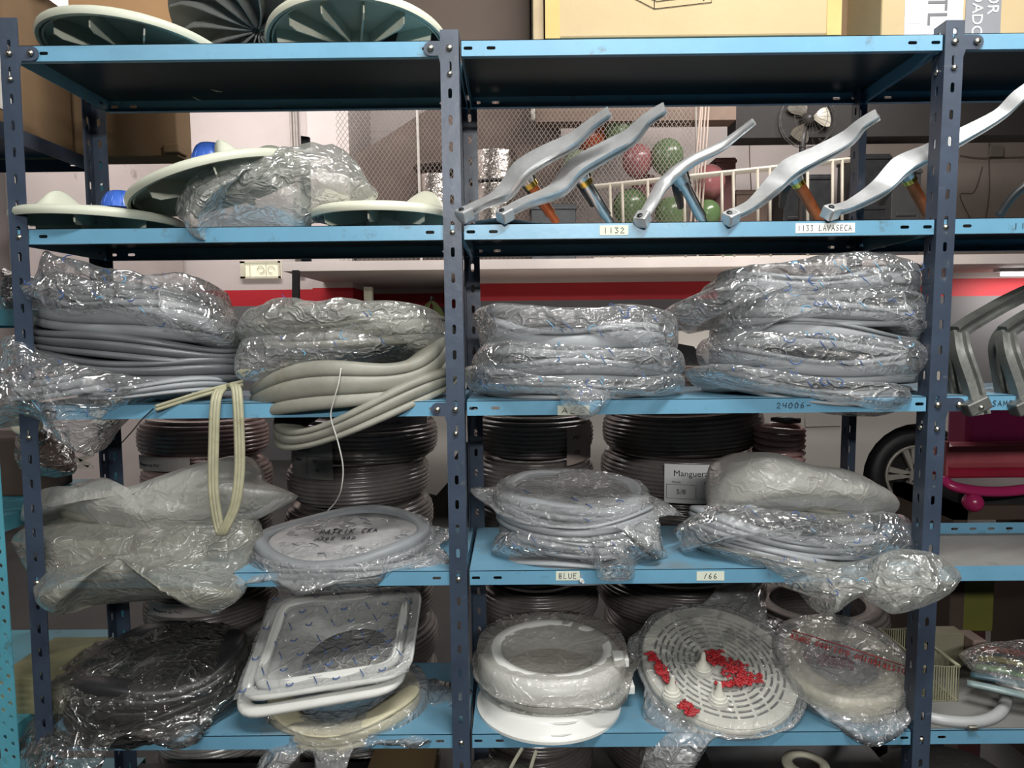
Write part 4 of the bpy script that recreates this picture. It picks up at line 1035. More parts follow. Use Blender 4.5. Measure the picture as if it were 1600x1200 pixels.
# grey coil of drain hose
mb = MB()
hp = [(1440,1118,.03),(1480,1126,.02),(1530,1127,.02),(1563,1112,.03),(1572,1085,.07),(1560,1060,.12),(1530,1038,.18),(1500,1024,.24),(1460,1010,.27),(1420,1020,.26)]
P = catmull([Vector((atz(a, b, z5+.013).x, atz(a, b, z5+.013).y, z5+.0125)) for a, b, _ in hp], 10)
mb.tube(P, .0115, 14)
o = tag(mb.build('drain_hose', mat('grey_hose', (.36, .37, .37), .35, var=.05), smooth=True), 'curved grey plastic hose lying on the lowest shelf right of the right post', 'hose')
p = at(1518, 1137, -.002); mb = MB(); M_ = Matrix.Translation(p) @ Matrix.Rotation(PI/2, 4, 'Y')
mb.lathe([(.0001, -.008), (.006, -.008), (.0065, 0), (.006, .009), (.0001, .009)], (0,0,0), 16, M_)
tag(mb.build('metal_ferrule', M_STEEL, smooth=True, angle=40), 'small metal ferrule on the shelf edge under the grey hose', 'ferrule')
# colourful packets in a bag
root = empty('packet', tuple(at(1560, 1060, .12)), 'clear packet with red, yellow and green print at the right end of the lowest shelf', 'packet')
cols = [(.55,.10,.05),(.55,.50,.08),(.10,.22,.06),(.05,.10,.12),(.22,.3,.3)]
for k in range(5):
    a, b = at(1520+14*k, 1010+12*k, .2), at(1640, 1000+16*k+20, .1)
    mb = MB(); mb.tube(catmull([at(1535-k*6, 1015+13*k, .2-.03*k), at(1580, 1018+16*k, .16-.03*k), at(1660, 1040+16*k, .14-.03*k)], 5), .011, 8, sq=(1, .6))
    mb.build('strip', mat('packet_colour_%d' % k, cols[k], .35, var=.15), root, smooth=True)
bag('plastic_bag', 'glossy clear bag over the colourful packet at the right end of the lowest shelf', 'bag', F_CLEAR,
    [(1498,1022),(1530,1008),(1560,1006),(1600,1002),(1680,1010),(1690,1090),(1620,1088),(1580,1078),(1545,1060),(1515,1045)], .02, .22, .04, .03, 151, .006, 0)
mb = MB(); a = at(1515, 1005, .25)
mb.box((a.x-.012, .22, z5+.03), (a.x+.02, .28, z5+.085)); tag(mb.build('small_box', mat('pink_card', (.30, .22, .19), .7), bevel=.003), 'small pinkish carton standing behind the colourful packet', 'box')
mb = MB(); a = at(1470, 1005, .26); mb.box((a.x-.05, .25, z5+.001), (a.x+.05, .29, z5+.09)); tag(mb.build('old_carton', mat('old_card', (.24, .22, .15), .8), bevel=.002), 'old pale card sleeve behind the wire basket right of the right post', 'box')

# cast aluminium brackets, third shelf right bay
M_CAST = mat('cast_aluminium', (.27, .28, .26), .42, .75, var=.2, vscale=9, bump=.15, bscale=30)
def bracket(dx, label, k):
    root = empty('cast_bracket', tuple(at(1540+dx, 640, .0)), label, 'bracket', 'cast aluminium brackets')
    def bar(pts, w, t, name, up=Vector((0, -1, 0))):
        P = catmull(pts, 6); fr = []
        for i, p in enumerate(P):
            tg = (P[min(i+1, len(P)-1)]-P[max(i-1, 0)]).normalized(); s_ = tg.cross(up).normalized(); u_ = s_.cross(tg)
            fr.append((p, s_, u_, 1))
        sec = [(-w, -t), (-w*.8, t*.2), (-w*.45, t*.2), (-w*.3, -t*.25), (w*.3, -t*.25), (w*.45, t*.2), (w*.8, t*.2), (w, -t), (w*.6, -t*1.3), (-w*.6, -t*1.3)]
        m = MB(); m.sweep(fr, sec, closed=False); m.build(name, M_CAST, root, smooth=True, angle=35)
    e = at(1512+dx, 508, .02)
    bar([at(1535+dx, 648, -.012), at(1523+dx, 600, .0), at(1506+dx, 550, .01), at(1500+dx, 518, .03)], .019, .014, 'arm')
    bar([at(1500+dx, 520, .035), at(1530+dx, 500, .05), at(1600+dx, 462, .10), at(1680+dx, 430, .15)], .017, .014, 'arm')
    bar([at(1500+dx, 640, .03), at(1490+dx, 590, .05), at(1484+dx, 540, .06), at(1498+dx, 515, .06)], .013, .010, 'arm')
    m = MB(); a = at(1526+dx, 634, -.015); M_ = Matrix.Translation(a) @ Matrix.Rotation(-.45, 4, 'Y')
    m.box((-.022, -.012, -.013), (.022, .02, .013), M_); m.build('lug', M_CAST, root, bevel=.003)
    bolt(root, a+Vector((.0, -.013, -.002)), r=.005)
for k, (dx, lab) in enumerate(((0, 'dull cast aluminium bracket standing right against the right post'), (75, 'dull cast aluminium bracket at the right edge of the third shelf, second from the post'), (150, 'third cast aluminium bracket, partly cut by the right edge'))): bracket(dx, lab, k)
# ================= second shelf: plates and spiders =================
M_PLATE = mat('pale_green_plastic', (.53, .55, .45), .42, var=.04, vscale=6, spec=.4)
M_PLATE2 = mat('ivory_plate_plastic', (.62, .62, .50), .4, var=.04, vscale=6)
M_BLUECAP = mat('blue_plastic', (.05, .14, .55), .3, var=.05)
def frame_of(n, xdir=(1, 0, 0)):
    n = Vector(n).normalized(); ux = Vector(xdir); ux = (ux-n*ux.dot(n)).normalized(); return ux, n.cross(ux), n
def plate(name, label, c, n, R, m, nr=12, r0=.3, lobes=((0, .6), (2.1, .6), (4.2, .6)), rib_h=.028, a0=.2, hub=True, depth=.03, group=None, lobe_h=.03, marks=False, hubd=.034):
    """washer pulsator plate: shallow inverted dish, ribs underneath, soft lobes on top"""
    ux, uy, nz = frame_of(n); c = Vector(c)
    M = Matrix(((ux.x, uy.x, nz.x, 0), (ux.y, uy.y, nz.y, 0), (ux.z, uy.z, nz.z, 0), (0,0,0,1)))
    root = empty(name, tuple(c), label, 'washer plate', group)
    mb = MB(); prof = [(R, -.009), (R+.003, -.002), (R+.001, .006), (R-.006, .010), (R*.8, .014), (R*.5, .015), (R*.28, .013), (.0006, .012), (.0006, .009), (R*.28, .010), (R*.5, .012), (R*.8, .011), (R-.009, .006), (R-.006, -.009)]
    mb.lathe(prof, c, 96, M, closed=True)
    mb.build('dish', m, root, smooth=True, angle=50)
    mb = MB()
    mb.lathe([(R-.014, .007), (R-.014, -.006), (R-.011, -.006), (R-.011, .007)], c, 96, M, closed=True)
    mb.lathe([(R*.24, .012), (R*.23, -.026), (R*.20, -hubd), (R*.16, -hubd), (R*.18, .012)], c, 48, M, closed=True)
    mb.build('inner_rings', m, root, smooth=True, angle=40)
    for k in range(nr):
        a = a0+2*PI*k/nr; d = ux*math.cos(a)+uy*math.sin(a); s = d.cross(nz)*.0016
        pr = [(R*.24, .011), (R*.24, -.012), (R*.5, .004-rib_h*.75), (R*.8, .006-rib_h), (R*.88, .004-rib_h*.8), (R*.90, .008), (R*.8, .0125), (R*.5, .0135)]
        vs = [c+d*p[0]+nz*p[1]+s for p in pr]+[c+d*p[0]+nz*p[1]-s for p in pr]; N = len(pr)
        mb = MB(); mb.add(vs, [tuple(range(N)), tuple(reversed(range(N, 2*N)))]+[(i, N+i, N+(i+1) % N, (i+1) % N) for i in range(N)]); mb.build('rib', m, root)
    for a, w_ in lobes:
        mb = MB(); vs = []; nu, nv = 14, 10
        for i in range(nu+1):
            for j in range(nv+1):
                t = i/nu; s = (j/nv-.5)*2; r_ = R*(.22+.74*t); aa = a+s*w_*.5*(1-.2*t)
                h = lobe_h*(math.sin(PI*min(1, t*1.02))**.8)*(max(0, 1-s*s))*(.5+.8*t)
                d = ux*math.cos(aa)+uy*math.sin(aa); vs.append(c+d*r_+nz*(h+.010))
        mb.add(vs, [(i*(nv+1)+j, (i+1)*(nv+1)+j, (i+1)*(nv+1)+j+1, i*(nv+1)+j+1) for i in range(nu) for j in range(nv)])
        mb.build('lobe', m, root, smooth=True)
    if hub:
        mb = MB(); mb.lathe([(R*.27, -.008), (R*.25, .008), (R*.2, .011), (R*.14, .030), (.0005, .030)], c, 40, M); 
        for k in range(6):
            a = k*PI/3; mb.ball(c+(ux*math.cos(a)+uy*math.sin(a))*R*.22+nz*.011, .004, 8, 6)
        mb.build('hub_cap', m, root, smooth=True)
    if marks:
        mb = MB(); d = at(642, 44, .05)
        pen(mb, 'H60', lambda u, v: c+ux*(.085+u)+uy*(-.075+v*.6)+nz*.008, .02, .012, .001, jit=.1); mb.build('pen_mark', M_INK, root)
    return root
z2, z1 = ZS[1], ZS[0]
plate('pulsator_plate', 'pale green ribbed plate lying at the far left of the second shelf', Vector((at(158, 330, .13).x, .13, z2+.036)), (.02, -.015, 1), 122/pxm(.05), M_PLATE, 7, lobes=((2.7, .5), (4.55, .3)), a0=.45, rib_h=.032, lobe_h=.036)
plate('pulsator_plate', 'pale green plate tilted up to the right, leaning on the left plate', at(340, 288, .13), (-.30, -.05, .95), 134/pxm(.08), M_PLATE, 7, lobes=((3.0, .45), (5.3, .34), (.15, .45)), a0=.6, rib_h=.036, lobe_h=.042, hub=False)
plate('pulsator_plate', 'ivory ribbed plate lying on the second shelf beside the middle post', Vector((at(598, 330, .13).x, .13, z2+.040)), (0, -.03, 1), 114/pxm(.02), M_PLATE2, 7, lobes=((-.15, .5),), a0=.2, rib_h=.034, lobe_h=.042)
for (px0, px1, py0, py1, Y, lab) in ((300, 364, 226, 275, .16, 'tall blue plastic cup, upside down, standing on the tilted plate, second shelf'), (163, 220, 300, 327, .2, 'low blue plastic cup behind the left plate on the second shelf')):
    a, b = at(px0, py1, Y), at(px1, py1, Y); t_ = at(px0, py0, Y); r_ = (b.x-a.x)/2; h = t_.z-a.z
    mb = MB(); mb.lathe([(r_, 0), (r_*.97, h*.25), (r_*.86, h*.6), (r_*.70, h*.9), (r_*.55, h*.985), (r_*.3, h), (.0005, h)], ((a.x+b.x)/2, Y, a.z), 40)
    for k in range(12):
        an = k*PI/6; mb.tube([((a.x+b.x)/2+r_*q*math.cos(an), Y+r_*q*math.sin(an), a.z+h*zz) for q, zz in ((.985, .05), (.955, .3), (.845, .6), (.70, .85))], .0022, 4)
    tag(mb.build('plastic_cup', M_BLUECAP, smooth=True), lab, 'cup', None)
bag('plastic_bag', 'large crumpled cloudy bag on the second shelf between the two pale plates', 'bag', F_CLOUD,
    [(276,336),(300,306),(345,295),(400,280),(450,262),(505,248),(540,241),(560,258),(580,290),(592,306),(560,320),(500,328),(470,350),(400,352),(350,356),(310,371,-.02),(292,358,-.02),(286,345)], .05, .15, .09, .07, 161, .012, 0)

M_CHROME = mat('polished_aluminium', (.72, .73, .73), .36, .72, var=.12, vscale=14, bump=.08, bscale=20)
M_CHROMED = mat('machined_steel', (.55, .55, .54), .25, 1, var=.1, vscale=30)
M_GOLD = mat('brass_collar', (.72, .5, .10), .25, 1, var=.05)
M_COPPER = mat('copper_paper', (.42, .11, .03), .4, .3, var=.15, vscale=40)
M_DARKM = mat('dark_cast', (.05, .052, .055), .4, .6, var=.15)
def spider(label, lug, mid, hub, tip, widths, shaft_end, col_m, shaft_m, third=None, seed=0, rnd_arm=False, Yh=.10, group='polished drum spiders on the second shelf'):
    root = empty('drum_spider', tuple(at(*hub, Yh)), label, 'drum spider', group)
    n = Vector((-.42, -.74, .52)).normalized(); widths = [w*1.12 for w in widths]
    if rnd_arm: sec = [(math.cos(a)*.5, math.sin(a)*.5) for a in [2*PI*k/12 for k in range(12)]]
    else: sec = [(-.5, .5), (.5, .5), (.5, .28), (.18, .2), (.18, -.42), (.34, -.5), (-.34, -.5), (-.18, -.42), (-.18, .2), (-.5, .28)]
    def arm(pts, ws, ths):
        P = [at(*p) for p in pts]; PP = catmull(P, 8); fr = []
        N = len(PP)
        for i, p in enumerate(PP):
            tg = (PP[min(i+1, N-1)]-PP[max(i-1, 0)]).normalized(); u = i/(N-1)*(len(ws)-1); j = min(int(u), len(ws)-2); f = u-j
            w_ = ws[j]*(1-f)+ws[j+1]*f; t_ = ths[j]*(1-f)+ths[j+1]*f
            s_ = tg.cross(n).normalized(); q = s_.cross(tg).normalized(); fr.append((p, s_, q, (w_, t_)))
        mb = MB(); mb.sweep(fr, sec, closed=False); return mb
    full = [(*lug, -.005)]+[(*m, .02+.06*i/max(1, len(mid)-1)) for i, m in enumerate(mid)]+[(*hub, Yh-.02)]+[(a, b, Y) for (a, b, Y) in tip]
    ths = [.014, .016, .022, .026, .024, .02, .016, .014, .013][:len(full)]
    mb = arm(full, list(widths[:len(full)]), ths); mb.build('double_arm', M_CHROME, root, smooth=True, angle=40)
    hp = at(*hub, Yh); e = at(*shaft_end, .15)
    back = [hp+Vector((0, .0, -.01)), hp+Vector((.02, .08, -.02)), hp+Vector((.05, .17, -.04))]
    mb = MB(); mb.tube(back, [.014, .011, .008], 8); mb.build('arm', M_DARKM, root, smooth=True)
    d = (e-hp).normalized(); hp2 = hp+d*.004; L_ = (e-hp).length
    mb = MB(); mb.tube([hp2, hp2+d*.022], [.021, .017], 20); mb.build('hub', M_CHROMED, root, smooth=True, angle=40)
    mb = MB(); mb.tube([hp2+d*.022, hp2+d*.034], .0145, 20); mb.build('collar', col_m, root, smooth=True, angle=40)
    mb = MB(); mb.tube([hp2+d*.034, hp2+d*L_*.82], .0115, 20); mb.tube([hp2+d*L_*.82, hp2+d*L_], .0085, 16); mb.build('shaft', shaft_m, root, smooth=True, angle=40)
    a = at(*lug, -.004); ld = (at(*full[1])-a).normalized(); s_ = ld.cross(n).normalized(); q = s_.cross(ld)
    M_ = Matrix(((ld.x, s_.x, q.x, a.x), (ld.y, s_.y, q.y, a.y), (ld.z, s_.z, q.z, a.z), (0,0,0,1)))
    mb = MB(); mb.box((-.016, -.013, -.014), (.012, .013, .010), M_); mb.build('lug', M_CHROME, root, bevel=.003)
    mb = MB(); mb.lathe([(.0055, -.001), (.0055, .002), (.003, .003), (.003, -.001)], (0,0,0), 14, M_ @ Matrix.Translation((-.008, 0, .0105)), closed=True); mb.build('bolt_hole', M_DARKM, root)
    return root
W1 = [.020, .022, .034, .042]
spider('leftmost drum spider, lug against the middle post, on the second shelf', (727, 333), [(752, 320), (787, 304)], (816, 268), [(850, 245, .07), (895, 222, .05), (925, 196, .03), (953, 176, .01)], W1+[.036, .032, .022, .021], (868, 345), M_GOLD, M_COPPER)
spider('drum spider second from the left, with bare steel shaft and brass collar', (790, 334), [(820, 318), (872, 298)], (903, 264), [(950, 236, .07), (985, 216, .05), (1012, 188, .03), (1040, 170, .01)], W1+[.036, .034, .024, .023], (955, 350), M_GOLD, M_CHROMED)
spider('drum spider with slim round upper arm and grey shaft, right of the 1132 label', (1004, 340), [(1018, 318), (1035, 290)], (1058, 268), [(1085, 250, .07), (1125, 230, .06), (1155, 208, .04), (1178, 190, .02)], [.02, .024, .028, .026, .020, .020, .016, .015], (1102, 352), M_CHROMED, M_CHROMED, rnd_arm=True)
spider('drum spider with orange shaft above the 1133 label', (1143, 338), [(1175, 322), (1205, 296)], (1236, 266), [(1275, 246, .07), (1322, 220, .05), (1347, 196, .03), (1372, 180, .01)], W1+[.034, .032, .022, .021], (1285, 352), M_GOLD, M_COPPER)
spider('rightmost drum spider crossing behind the right post, long upper arm', (1300, 330), [(1330, 322), (1375, 296)], (1410, 262), [(1450, 242, .08), (1500, 216, .06), (1560, 182, .04), (1595, 150, .02), (1640, 120, .0)], [.018, .022, .036, .042, .034, .03, .022, .026, .026], (1456, 345), M_GOLD, M_COPPER)
mb = MB(); pts = catmull([at(1560, 372-34, .1), at(1590, 300, .08), at(1640, 270, .06)], 6); mb.tube(pts, .016, 8, sq=(1, .5))
tag(mb.build('black_lever', M_DARKM, smooth=True), 'black metal lever at the right edge of the second shelf', 'lever')
# folded paper under the first spider
mb = MB(); vs = []; A_, B_ = at(742, 346, .03), at(912, 344, .05)
for i in range(13):
    for j in range(7):
        x = A_.x+(B_.x-A_.x)*i/12; y = .02+.16*j/6; vs.append((x, y, z2+.003+.006*abs(noise.noise(Vector((x*9, y*9, 3))))+.01*math.exp(-((i-3)/3)**2)*(j < 3)))
vs2 = [(v[0], v[1], v[2]-.001) for v in vs]; f1 = [(i*7+j, (i+1)*7+j, (i+1)*7+j+1, i*7+j+1) for i in range(12) for j in range(6)]
mb.add(vs+vs2, f1+[tuple(reversed([k+91 for k in f])) for f in f1]); tag(mb.build('paper_sheet', mat('pinkish_paper', (.62, .52, .48), .8), smooth=True), 'pinkish wrinkled paper lying under the leftmost drum spider', 'paper')
# dark bracket behind the tilted plate
mb = MB(); P = [at(470, 212, .34), at(483, 214, .34), at(480, 252, .34), at(466, 262, .34)]; P[2].z = P[3].z = z2-.03; mb.add([*P, *[p+Vector((0,.01,0)) for p in P]], [(3,2,1,0),(4,5,6,7),(0,1,5,4),(1,2,6,5),(2,3,7,6),(3,0,4,7)])
tag(mb.build('metal_bracket', M_DARKM), 'small dark metal bracket sticking up behind the tilted plate', 'bracket')

# ================= top shelf =================
plate('pulsator_plate', 'pale ribbed plate tipped towards the aisle at the left end of the top shelf', Vector((at(222, 60, .15).x, .15, z1+.036)), (.05, .07, .99), 142/pxm(.06), M_PLATE, 11, lobes=((.9, .3),), a0=.1, hub=False, rib_h=.034)
plate('pulsator_plate', 'ivory ribbed plate tipped forward on the top shelf beside the middle post', Vector((at(562, 60, .15).x, .15, z1+.050)), (-.02, .12, .98), 142/pxm(.06), M_PLATE2, 13, lobes=((.75, .35),), a0=.15, hub=False, rib_h=.034, marks=True)
# dark impeller with curved vanes
c, nrm_ = at(405, 42, .17), (-.12, -.40, -.9); ux, uy, nz = frame_of(nrm_)
root = empty('fan_impeller', tuple(c), 'dark grey vaned impeller standing between the two plates on the top shelf', 'impeller')
M = Matrix(((ux.x, uy.x, nz.x, 0), (ux.y, uy.y, nz.y, 0), (ux.z, uy.z, nz.z, 0), (0,0,0,1)))
M_IMP = mat('dark_grey_plastic', (.16, .165, .16), .4, var=.1, vscale=9); M_IMPL = mat('grey_vane_plastic', (.30, .31, .30), .35, var=.1, vscale=9)
mb = MB(); mb.lathe([(.17, .03), (.172, .034), (.17, .038), (.12, .016), (.05, .0), (.0005, -.004), (.0005, -.008), (.05, -.004), (.12, .010)], c, 72, M, closed=True); mb.build('dish', M_IMP, root, smooth=True)
for k in range(14):
    a = 2*PI*k/14+.1; vs = []
    for i in range(9):
        t = i/8; r_ = .012+.155*t; aa = a+.35*t*t; d = ux*math.cos(aa)+uy*math.sin(aa); s = d.cross(nz)*.0016
        b_ = (-.004+.034*t**1.6); h = .012+.020*math.sin(PI*min(1, t+.15))
        vs += [c+d*r_+nz*b_+s, c+d*r_+nz*(b_+h)+s, c+d*r_+nz*(b_+h)-s, c+d*r_+nz*b_-s]
    fs = [(4*i+q, 4*i+4+q, 4*i+4+(q+1) % 4, 4*i+(q+1) % 4) for i in range(8) for q in range(4)]+[(0,1,2,3),(35,34,33,32)]
    mb = MB(); mb.add(vs, fs); mb.build('vane', M_IMPL, root, smooth=False)
# cardboard boxes
M_CARD = mat('tan_cardboard', (.42, .32, .175), .75, var=.05, vscale=4, bump=.05, bscale=80)
M_CARDB = mat('brown_cardboard', (.20, .125, .065), .8, var=.08, vscale=4, bump=.05, bscale=80)
M_CARDD = mat('dark_brown_cardboard', (.055, .036, .026), .8, var=.1, vscale=4)
M_TAPE = mat('packing_tape', (.58, .38, .15), .2, var=.05)
def carton(name, label, x0, x1, y0, y1, z0, h, m, rz=0, extra=None):
    root = empty(name, ((x0+x1)/2, (y0+y1)/2, z0), label, 'box'); W_, D_ = x1-x0, y1-y0
    M_ = Matrix.Translation(((x0+x1)/2, (y0+y1)/2, z0)) @ Matrix.Rotation(rz, 4, 'Z')
    mb = MB(); mb.box((-W_/2, -D_/2, 0), (W_/2, D_/2, h), M_); mb.build('carton_body', m, root, bevel=.004)
    mb = MB(); mb.box((-W_/2-.001, -D_/2-.0015, h-.05), (-W_/2+.035, -D_/2+.0, h+.001), M_)
    if extra: extra(root, M_, W_, D_, h)
    return root
def X0(px, y=.0): return at(px, 50, y).x
def tan_x(root, M_, W_, D_, h):
    mb = MB(); mb.box((-W_/2+.0, -D_/2-.0012, -.0005), (-W_/2+.028, -D_/2+.001, h), M_); mb.build('corner_tape', M_TAPE, root); mb = MB(); mb.box((W_/2-.028, -D_/2-.0012, -.0005), (W_/2, -D_/2+.001, h), M_)
    mb.build('corner_tape', M_TAPE, root)
    mb = MB().use(M_INK); f = lambda u, v: M_ @ Vector((u, -D_/2-.0012, v))
    k = .0007; s = W_
    mb.tube([f(-.12, .075), f(-.075, .052), f(.035, .063), f(.035, .11)], k, 4); mb.tube([f(-.12, .075), f(-.12, .12)], k, 4)
    mb.tube([f(-.1, .078), f(-.07, .066), f(.02, .076)], k, 4); mb.tube([f(-.075, .052), f(-.075, .12)], k, 4); mb.ball(f(.02, .068), .0014, 6, 4)
    mb.build('line_drawing', None, root)
    mb = MB(); q = .018
    mb.use(mat('printed_label_grey', (.55, .54, .5), .6)); mb.box((W_/2+.0005, -D_/2+.03, .02), (W_/2+.0015, -D_/2+.13, .16), M_)
    mb.use(M_INK)
    for k in range(5): mb.box((W_/2+.0014, -D_/2+.045+.015*k, .04), (W_/2+.0022, -D_/2+.051+.015*k, .13), M_)
    mb.build('side_label', None, root)
carton('cardboard_box', 'large tan cardboard box with a line drawing on top of the middle bay', X0(852, .02), X0(1314, .02), .02, .34, z1+.010, .30, M_CARD, 0, tan_x)
mb = MB(); mb.box((X0(833, .02), .03, z1+.0005), (X0(850, .02), .30, z1+.30))
tag(mb.build('cardboard_sheet', mat('pale_cardboard', (.36, .28, .17), .8), bevel=.002), 'narrow pale cardboard flap standing left of the large tan box', 'cardboard')
mb = MB(); mb.box((X0(850, .02), .06, z1+.0005), (X0(1312, .02), .32, z1+.0095)); tag(mb.build('dark_board', M_CARDD), 'dark board lying under the large tan box', 'board')
carton('cardboard_box', 'dark brown box behind the ivory plate on the top shelf', X0(575, .1), X0(829, .1), .12, .30, z1+.0005, .32, M_CARDD)
def tag_x(root, M_, W_, D_, h):
    mb = MB().use(mat('white_label', (.62, .63, .64), .5, var=.02)); mb.box((-W_/2+.045, -D_/2-.0012, .002), (-W_/2+.16, -D_/2, h*.9), M_)
    mb.use(mat('light_grey_label', (.42, .43, .45), .5, var=.02)); mb.box((-W_/2+.052, -D_/2-.0016, .045), (-W_/2+.075, -D_/2-.0012, h*.9), M_)
    mb.box((-W_/2+.085, -D_/2-.0016, .002), (-W_/2+.087, -D_/2-.0012, h*.9), M_)
    f = lambda u, v: M_ @ Vector((u, -D_/2-.0018, v)); R3 = M_.to_3x3()
    text_mesh(mb, 'TL', f(-W_/2+.090, .102), -(R3 @ UZ), (R3 @ Vector((1,0,0))), .056, mat('label_grey_text', (.14, .14, .15), .5))
    mb.build('white_label', None, root)
    mb = MB().use(mat('grey_label', (.20, .205, .22), .5, var=.02)); mb.box((-W_/2+.165, -D_/2-.0012, .002), (-W_/2+.235, -D_/2, h*.9), M_)
    wm = mat('label_white_text', (.7, .7, .7), .5)
    text_mesh(mb, 'SOLDADO', f(-W_/2+.178, .158), -(R3 @ UZ), (R3 @ Vector((1,0,0))), .030, wm)
    text_mesh(mb, 'POR', f(-W_/2+.208, .122), -(R3 @ UZ), (R3 @ Vector((1,0,0))), .032, wm)
    mb.build('grey_label', None, root)
carton('cardboard_box', 'tan box with white and grey labels of sideways lettering above the right post', X0(1377, .06), X0(1640, .06), .06, .33, z1+.0015, .30, M_CARD, 0, tag_x)
carton('cardboard_box', 'brown box half hidden between the tan box and the labelled box', X0(1300, .22), X0(1376, .22), .20, .33, z1+.0005, .28, M_CARDB)
# handwritten box behind the left plates
def hand_x(root, M_, W_, D_, h):
    mb = MB(); pen(mb, 'ROJO Y D', lambda u, v: M_ @ Vector((-.07+u, -D_/2-.0015, .125+v-.25*u)), .22, .05, .002, jit=.1); mb.build('handwriting', mat('brown_ink', (.06, .03, .015), .6), root)
carton('cardboard_box', 'brown cardboard box with handwriting behind the left plate on the top shelf', X0(108, .26), X0(274, .26), .26, .34, z1+.0005, .30, mat('orange_cardboard', (.33, .19, .09), .8, var=.05), 0, hand_x)
# boxes on the side rack
STK = carton('cardboard_box', 'brown cardboard box with torn white sticker on the side rack, top left', -1.55, -1.045, .10, .46, 1.8005, .36, M_CARDB)
p = at(60, 190, .30)
mb = MB(); mb.use(mat('torn_white_paper', (.66, .64, .6), .7))
M_ = Matrix.Translation((-1.044, .2, 1.86)); 
vs = [(-1.0435, .20, 2.0), (-1.0435, .245, 1.985), (-1.0435, .235, 1.95), (-1.0435, .27, 1.93), (-1.0435, .255, 1.89), (-1.0435, .262, 1.83), (-1.0435, .205, 1.835)]
mb.add(vs+[(v[0]+.001, v[1], v[2]) for v in vs], [tuple(range(7)), tuple(reversed(range(7, 14)))])
tag(mb.build('torn_sticker', None, STK.children[0]), 'torn white sticker')
a, b = at(78, 262, .62), at(284, 240, .50)
WBC = carton('cardboard_box', 'wide brown carton hanging past the back left post, bottom edge showing', a.x-.05, b.x, .48, .56, b.z-.012, .34, M_CARDB, .0)
mb = MB(); q = at(278, 234, .49); mb.box((q.x-.03, .47, q.z-.012), (q.x+.012, .52, q.z+.012)); mb.build('tape_flap', M_CARDB, WBC, bevel=.004)
sh_ = MB(); sh_.box((-1.95, .01, 2.165), (-.99, .4, 2.2)); sh_.build('shelf', M_NAVY, rack2)

# ================= hose coils behind the rack =================
def hose_mat(name, col, rough=.22, al=.9):
    return mat(name, col, rough, 0, var=.25, vscale=6, bump=.2, bscale=12, spec=.6, coat=.3)
M_HD = hose_mat('dark_clear_hose', (.13, .115, .11)); M_HP = hose_mat('pinkish_hose', (.30, .20, .19)); M_HB = hose_mat('brownish_hose', (.40, .30, .26)); M_HW = hose_mat('clear_hose', (.28, .27, .26))
def coil(label, x, y, z, R, m, h=.112, r=.0056, tilt=(0, 0), group='coils of plastic hose behind the rack', cols=3):
    mb = MB(); n = int(h/(2*r)); sec = []
    for i in range(n):
        for k in range(5):
            a = -PI/2+PI*(k+.5)/5; u_ = (i+.5)/n*2-1; sec.append((R-r+r*math.cos(a)-.030*u_**4-.006*u_*u_, (i+.5)*2*r+r*math.sin(a)))
    for i in range(n):
        i2 = n-1-i
        for k in range(3):
            a = PI/2+PI*(k+.5)/3; sec.append((R-r*8-.02+r*math.cos(a), (i2+.5)*2*r+r*math.sin(a)))
    M_ = Matrix(((1,0,0,0),(0,1,0,0),(tilt[0],tilt[1],1,0),(0,0,0,1)))
    mb.lathe(sec, (x, y, z), 56, M_, closed=True)
    root = mb.build('hose_coil', m, smooth=True); return tag(root, label, 'hose coil', group)
tint = {'coils': 0}
cols_ = [(208, 408, .42, 1.0, 'pinkish hose coil in the left stack behind the fourth shelf', (M_HP, M_HP, M_HW, M_HD, M_HD, M_HW)), (434, 672, .40, 1.02, 'dark hose coil in the stack behind the middle left', (M_HD,)), (738, 930, .44, 1.0, 'dark hose coil in the stack right of the middle post', (M_HD,)), (948, 1222, .46, 1.04, 'brownish hose coil in the wide stack behind the milky bag', (M_HB, M_HD, M_HD)), (1190, 1420, .50, .34, 'dark hose coil low down behind the right post', (M_HD,))]
ORD = ['topmost', 'second from top', 'third from top', 'fourth from top', 'fifth from top', 'sixth from top', 'seventh from top', 'eighth from top', 'second from bottom', 'lowest']
COILS = {}
for ci, (pa, pb, yn, ztop, lab, ms) in enumerate(cols_):
    R = (pb-pa)/2/pxm(yn+.12); xc = at((pa+pb)/2, 650, yn+.12).x; yc = yn+R
    rnd = random.Random(ci*5+1); hh = .122; z = .002; K = int(round((ztop+.12)/hh))
    for k in range(K):
        kk = K-1-k; m_ = ms[min(kk, len(ms)-1)]
        mx = rnd.uniform(-.012, .012)
        COILS[ci, kk] = (xc+mx, yc, z, R, )
        COILS[ci, kk, 'o'] = coil(lab+', '+(ORD[kk] if kk < K-1 else 'lowest'), xc+mx, yc, z, R*rnd.uniform(.96, 1.03), m_, tilt=(rnd.uniform(-.05, .05), rnd.uniform(-.02, .02)), group='hose coils stack %s' % ['left', 'middle left', 'middle right', 'right', 'far right'][ci])
        z += hh
